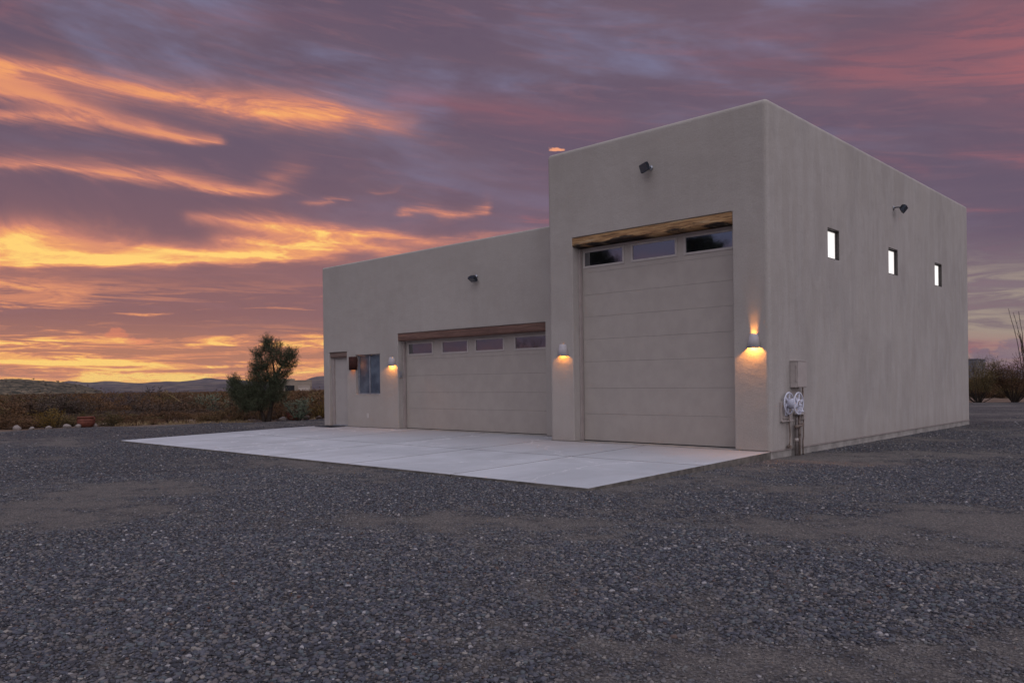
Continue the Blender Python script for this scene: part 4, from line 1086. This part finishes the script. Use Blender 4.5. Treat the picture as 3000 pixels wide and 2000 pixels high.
for _ in range(60):
    u = rs.uniform(-.62, -.2); D = rs.uniform(42, 130); a = az_uv(u); bx_, by_ = CAM.x+D*math.cos(a), CAM.y+D*math.sin(a)
    if in_poly(bx_, by_, yard_pts): continue
    for _k in range(9):
        x, y = bx_+rs.gauss(0, 1.6), by_+rs.gauss(0, 1.6); s_k = rs.uniform(.9, 1.5); pts.append((x, y, gz(x, y))); scs.append((s_k, s_k, s_k*.8))
scatter('desert_scrub', pts, scs, [first[0], first[1], first[0], first[2], first[4], first[1]], 'brown desert scrub covering the plain')
# shrubs dotting the hill
hp, hs = [], []
for _ in range(2600):
    v_ = rs.choice(hillV)
    hp.append((v_[0]+rs.uniform(-11, 11), v_[1]+rs.uniform(-11, 11), v_[2]-.2)); s = rs.uniform(.7, 1.7); hs.append((s, s, s*.9))

# --- named plants in the scrub
bush('sage_bush', (-34.0, 6.8, gz(-34, 7)), 41, 1.35, 1.05, 14, 30, 'leaf_green', 'pale grey green bush in the brown scrub, left of the dark green tree', leaf=(.07, .03))
bush('rabbitbrush', (-24.95, -3.7, gz(-25, -4)), 42, .55, .75, 12, 24, 'leaf_yellow', 'yellow tinged bush just left of the left clay pot', leaf=(.05, .02))
bush('rabbitbrush', (-22.6, 5.9, -.2), 43, .6, .8, 12, 24, 'leaf_yellow', 'yellow olive bush against the left corner of the low wing', leaf=(.05, .02))
bush('dark_shrub', (-49.0, 10.2, gz(-49, 10)), 44, .8, 1.7, 9, 22, 'leaf_dark', 'tall dark ragged shrub standing out of the scrub above the left clay pot', leaf=(.08, .035))
bush('mound_shrub', (-44.5, 6.4, gz(-45, 6)), 45, 1.9, 1.2, 14, 26, 'leaf_grey', 'wide dark grey mounded shrub in the middle of the left scrub', leaf=(.08, .035))
yc = empty('yucca_stalk', (-39.2, 6.9, gz(-39, 7)), .75, 'dry pale leaning flower stalk in the brown scrub', 'flower stalk')
obj('stalk', Tb([(.6, 0, .55), (.2, 0, .85), (-.25, 0, 1.1)], [.03, .025, .02], 6), M['straw'], yc)
V, F, T_ = [], [], []
for i in range(50): leafquad(V, F, T_, Vector((-.25+rnd.gauss(0, .12), rnd.gauss(0, .06), 1.12+rnd.gauss(0, .06))), Vector((rnd.uniform(-1, 1), rnd.uniform(-1, 1), rnd.uniform(0, 1))), .09, .035, rnd, .5)
quads_mesh('seed_head', V, F, T_, M['straw'], yc)['kind'] = 'stuff'
tf = [(-23.9, -.9, .20, .30), (-23.6, -.2, .16, .32), (-23.2, .45, .2, .38), (-22.95, .9, .13, .3), (-22.6, 1.5, .12, .4), (-22.3, 1.9, .15, .35), (-24.1, -1.5, .15, .22), (-21.8, 4.9, .15, .3), (-23.4, .1, .1, .3), (-22.2, 2.3, .1, .3), (-24.3, -6.3, .13, .3)]
V, F, T_ = [], [], []; rt_ = random.Random(60)
for x, y, h, w in tf:
    for i in range(90):
        a = rt_.uniform(0, 6.28); r = w*math.sqrt(rt_.random()); p = Vector((x+r*math.cos(a)*.8, y+r*math.sin(a)*1.3, -.18))
        leafquad(V, F, T_, p, Vector((rt_.gauss(0, .4), rt_.gauss(0, .4), 1)), h*rt_.uniform(.25, 1.2)+.03, .014, rt_, rt_.random())
o = quads_mesh('dry_grass', V, F, T_, M['straw']); tag(o, 'straw coloured grass along the far gravel edge', kind='stuff')

# --- clay pots and boulders
def pot(loc, sc, label, lean):
    root = empty('clay_pot', loc, 0, label, 'pot'); root.scale = (sc, sc, sc)
    bm = bmesh.new()
    pr = [(.0, 0), (.17, 0), (.22, .04), (.275, .13), (.285, .20), (.255, .27), (.225, .30), (.225, .315), (.262, .335), (.268, .36), (.250, .37), (.235, .355), (.20, .31), (.22, .2), (.1, .06), (.0, .05)]
    lathe(bm, pr, seg=28); bmesh.ops.remove_doubles(bm, verts=bm.verts, dist=.0005)
    obj('pot_body', bm, M['clay'], root, True)
    bm = bmesh.new(); n = 28; r = [[bm.verts.new(((.276+q)*math.cos(2*math.pi*k/n), (.276+q)*math.sin(2*math.pi*k/n), z)) for q, z in ((0, .235), (.014, .245), (.0, .257))] for k in range(n)]
    for k in range(n):
        for j in range(2): bm.faces.new((r[k][j], r[(k+1) % n][j], r[(k+1) % n][j+1], r[k][j+1]))
    obj('rim_band', bm, M['clay'], root, True)
    for sg in (-1, 1):
        obj('handle', Tb([(sg*.222*.73, sg*.222*.684, .33), (sg*.29*.73, sg*.29*.684, .325), (sg*.305*.73, sg*.305*.684, .28), (sg*.27*.73, sg*.27*.684, .25)], .018, 8), M['clay'], root, True)
    return root
pot((-24.0, -2.8, -.145), 1.02, 'rust brown clay pot beside pale stones at the left gravel edge', 0)
pot((-21.75, 4.08, -.145), .98, 'red clay pot between stones just left of the low wing', 0)
def boulder(loc, r, mt, label, seed, cat='stone'):
    rr = random.Random(seed); bm = bmesh.new(); bmesh.ops.create_icosphere(bm, subdivisions=3, radius=1)
    ph = [Vector((rr.uniform(-1, 1), rr.uniform(-1, 1), rr.uniform(-1, 1))).normalized() for _ in range(7)]
    for v in bm.verts:
        k = 1
        for p in ph: k -= max(0, v.co.dot(p)-.62)*.55
        k += .05*math.sin(v.co.x*5+seed)+.04*math.sin(v.co.z*7)
        v.co = v.co*k
    o = obj('boulder', bm, M[mt], None, True); o.location = loc; o.scale = [q*.82 for q in r]; o.rotation_euler = (0, 0, rr.uniform(0, 6))
    tag(o, label, cat); return o
bl = [((-24.05, -4.92, -.08), (.17, .15, .15), 'rock', 'large pale boulder, leftmost on the left gravel edge'),
      ((-23.85, -4.55, -.10), (.13, .11, .09), 'rock', 'flat pale stone second from the left on the gravel edge'),
      ((-23.95, -4.0, -.10), (.14, .13, .10), 'rock', 'low pale stone third from the left on the gravel edge'),
      ((-23.95, -3.45, -.09), (.18, .16, .12), 'rock', 'broad pale stone nearest left of the two beside the left clay pot'),
      ((-23.9, -3.10, -.09), (.15, .13, .12), 'rock', 'pale stone touching the left side of the left clay pot'),
      ((-24.0, -2.52, -.10), (.11, .10, .11), 'rock', 'pale broken stone at the right side of the left clay pot'),
      ((-21.75, 3.58, -.08), (.22, .17, .12), 'rock', 'pale stone left of the right clay pot'),
      ((-21.9, 4.35, -.05), (.12, .12, .16), 'rock', 'pale stone right behind the right clay pot'),
      ((-21.65, 4.60, -.07), (.16, .14, .15), 'rockdark', 'dark round boulder right of the right clay pot'),
      ((-21.6, 5.12, -.09), (.24, .16, .13), 'rockdark', 'brown boulder nearest the corner of the low wing'),
      ((-21.5, 5.45, -.10), (.15, .12, .09), 'rock', 'small pale stone at the corner of the low wing')]
for i, (l, r, mt_, lab) in enumerate(bl): boulder(l, r, mt_, lab, i+3)

# --- right side: two creosote bushes, ocotillo
bush('creosote_bush', (-4.75, 33.9, -.16), 71, 1.7, 2.35, 22, 80, 'leaf_olive', 'olive brown creosote bush with splayed dark stems, by the side wall corner', leaf=(.06, .026), bare=.45)
bush('creosote_bush', (-3.3, 34.7, -.16), 72, 1.7, 2.4, 22, 76, 'leaf_rust', 'rust brown creosote bush with bare forked stems at the right edge', leaf=(.06, .026), bare=.45)
bush('creosote_bush', (-.8, 36.6, -.16), 73, 1.6, 2.2, 20, 70, 'leaf_olive', 'olive creosote bush beyond the gravel, cut by the right edge of the photo', leaf=(.06, .026), bare=.4)
oc = empty('ocotillo', (-2.95, 36.6, -.2), 0, 'tall ocotillo of thin thorny wands behind the right hand bushes', 'ocotillo')
ro = random.Random(9)
for i in range(15):
    a = ro.uniform(0, 6.28); r = ro.uniform(.15, 1.25); h = ro.uniform(3.8, 5.9)*(1-.12*r)
    bm = bmesh.new(); p = curve_pts((ro.uniform(-.1, .1), ro.uniform(-.1, .1), -.1), (r*math.cos(a), r*math.sin(a), h), (-.12*math.cos(a), -.12*math.sin(a), .2), 8)
    p = [q+Vector((ro.gauss(0, .03), ro.gauss(0, .03), 0)) for q in p]
    tube(bm, p, [.026-.002*k for k in range(9)], 5, False)
    for q in range(60):
        k = ro.uniform(.1, 1)*7.99; j = int(k); c = p[j].lerp(p[j+1], k-j); d = Vector((ro.gauss(0, 1), ro.gauss(0, 1), .6)).normalized()
        tube(bm, [c, c+d*ro.uniform(.03, .07)], [.010, .003], 3, False)
    obj('wand', bm, M['bark'], oc)

# --- distant houses
hx, hy = -248.1, 145.8
hd = Vector((4.78, 7.65)).normalized(); ha = math.atan2(hd.y, hd.x)
fh = empty('distant_house', (-250.51-hd.x*4, 141.95-hd.y*4, gz(-250, 144)+.2), ha, 'distant tan house with pale garage door, between the tree and the garage', 'house')
HW = 13.0
obj('house_wall', B((0, HW, 0, 12, -1.5, 4.0),), M['housewall'], fh)
obj('parapet', B((.0, HW, -.12, 12, 4.0, 4.25), (1.5, 7.0, 2, 9, 4.25, 4.8)), M['housewall'], fh)
gd = obj('garage_door', B(8.2, 12.3, -.10, .02, -.2, 2.2), M['housedoor'], fh)
for i in range(9): obj('door_window', B(8.4+i*.43, 8.4+i*.43+.26, -.13, -.09, 1.75, 2.0), M['bronze'], gd)
obj('porch_shade', B(3.6, 7.0, -.08, .02, -.1, 2.4), M['dark'], fh)  # flat dark box on the wall, standing in for the porch's shade
obj('porch_post', B((3.5, 3.7, -.5, -.1, -.3, 2.5), (6.9, 7.4, -.5, -.1, -.3, 2.5)), M['housewall'], fh)
obj('wall_lamp', B(12.55, 12.8, -.25, -.02, 1.5, 1.9), M['bronze'], fh)
fb = empty('distant_block', (-29.32-10, 132.6, gz(-30, 132)), .1, 'grey flat roofed block just showing above the scrub at the garage\'s right edge', 'building')
obj('block_wall', B(0, 11.2, 0, 9, -1, 4.6), M['greyblock'], fh if False else fb)
obj('roof_edge', B(-.1, 11.3, -.1, 9.1, 4.6, 4.72), M['greyblock'], fb)

# --- trees behind the viewpoint, seen mirrored in the door panes
def palm(loc, h, label, seed):
    rr = random.Random(seed); root = empty('palm_tree', loc, 0, label, 'palm tree')
    obj('trunk', Tb([(0, 0, -.2), (.1, 0, h*.5), (.15, .05, h)], [.26, .2, .2], 10), M['bark'], root, True)
    for i in range(46):
        a = rr.uniform(0, 6.28); el = rr.uniform(-.5, 1.4); d = Vector((math.cos(a)*math.cos(el), math.sin(a)*math.cos(el), math.sin(el)))
        c = Vector((.15, .05, h)); bm = bmesh.new(); tip = c+d*1.3
        tube(bm, [c, tip], [.03, .02], 4, False)
        s = d.cross(Vector((0, 0, 1))).normalized(); up = s.cross(d)
        for k in range(17):
            b_ = -1.9+3.8*k/16; dd = d*math.cos(b_)+s*math.sin(b_); q = tip+dd*1.15+Vector((0, 0, -.25))
            w = up.cross(dd).normalized()*.045
            vs = [bm.verts.new(p) for p in (tip-w, tip+dd*.6+up*.02-w, q, tip+dd*.6+up*.02+w)]; bm.faces.new(vs)
        obj('frond', bm, M['palm'], root)
palm((-23.1, -24.5, -.2), 7.5, 'fan palm left of the yard, mirrored in the left pane of the tall door', 1)
palm((-16.5, -25.6, -.2), 7.4, 'fan palm mirrored in the right pane of the tall door', 2)
lobed_tree('bare_tree', (-23.5, -17.5, -.2), [(0, 0, 3.1, 1.3, 1.3, .9, 260), (.9, .2, 2.4, .9, .9, .7, 160), (-1.0, 0, 2.5, .9, .9, .7, 160), (0, .3, 1.8, 1.1, 1.1, .6, 160)],
  [([(0, 0, -.2), (.1, 0, .7), (.0, 0, 1.6), (.2, .1, 2.6)], .12, .03), ([(.1, 0, .7), (-.5, 0, 1.5), (-1.0, 0, 2.3)], .07, .02), ([(.1, 0, .7), (.6, 0, 1.4), (1.0, .2, 2.2)], .07, .02)],
  'brown half bare tree mirrored in the panes of the wide door', 14, 'leaf_rust', dens=2.0)

# ------------------------------------------------------------------ loose gravel
gp, gs = [], []
rg = np.random.RandomState(4)
def gravel(u0, u1, d0, d1, dens, smin, smax):
    area = (u1-u0)/2*(d1*d1-d0*d0); n = int(area*dens)
    u = rg.uniform(u0, u1, n); D = np.sqrt(rg.uniform(d0*d0, d1*d1, n)); a = az_uv(0)-u
    x = CAM.x+D*np.cos(a); y = CAM.y+D*np.sin(a)
    ok = ~((x > SX0-.01) & (x < SX1+.012) & (y > SY0-.012)) & ~((x > -WL) & (x < .02) & (y > -.1)) & (x > -23.2)
    # fewer stones on the worn dusty patches
    w = dust_field(x, y, np.sin)
    keep = rg.uniform(0, 1, n) < np.clip(1.0-(w-.1)*.75, .40, 1)
    ok &= keep
    s = smin*(smax/smin)**(rg.uniform(0, 1, n)**1.8)*np.clip(1.0-(w-.05)*.5, .55, 1)
    for X_, Y_, s1 in zip(x[ok], y[ok], s[ok]):
        gp.append((float(X_), float(Y_), -.135+s1*.22)); f_ = rg.uniform(.7, 1.25); gs.append((float(s1*f_), float(s1/f_**.5), float(s1*rg.uniform(.45, .75))))
gravel(-.85, .85, 2.2, 8, 3300, .0052, .0185)
gravel(-.75, .75, 8, 14, 1500, .007, .0175)
gravel(-.72, .72, 14, 24, 380, .010, .020)
gravel(-.72, .72, 24, 34, 45, .014, .026)
print('stones', len(gp))
scatter('gravel_stones', gp, gs, None, 'loose grey river gravel covering the yard', rock=M['stone'])
scatter('hill_shrubs', hp, hs, [first[2], first[3]], 'dark shrubs dotting the left hill')

# ------------------------------------------------------------------ haze
hz = bpy.data.materials.new('haze'); hz.use_nodes = True
hn = hz.node_tree.nodes; hl_ = hz.node_tree.links; hn.remove(hn['Principled BSDF'])
pv = hn.new('ShaderNodeVolumePrincipled'); pv.inputs['Color'].default_value = (.80, .78, .88, 1); pv.inputs['Density'].default_value = 1.7e-5; pv.inputs['Anisotropy'].default_value = .1
hl_.new(pv.outputs[0], hn['Material Output'].inputs['Volume'])
ho = obj('haze', B(-10500, 10500, -10500, 10500, -32, 150), hz); tag(ho, kind='stuff')
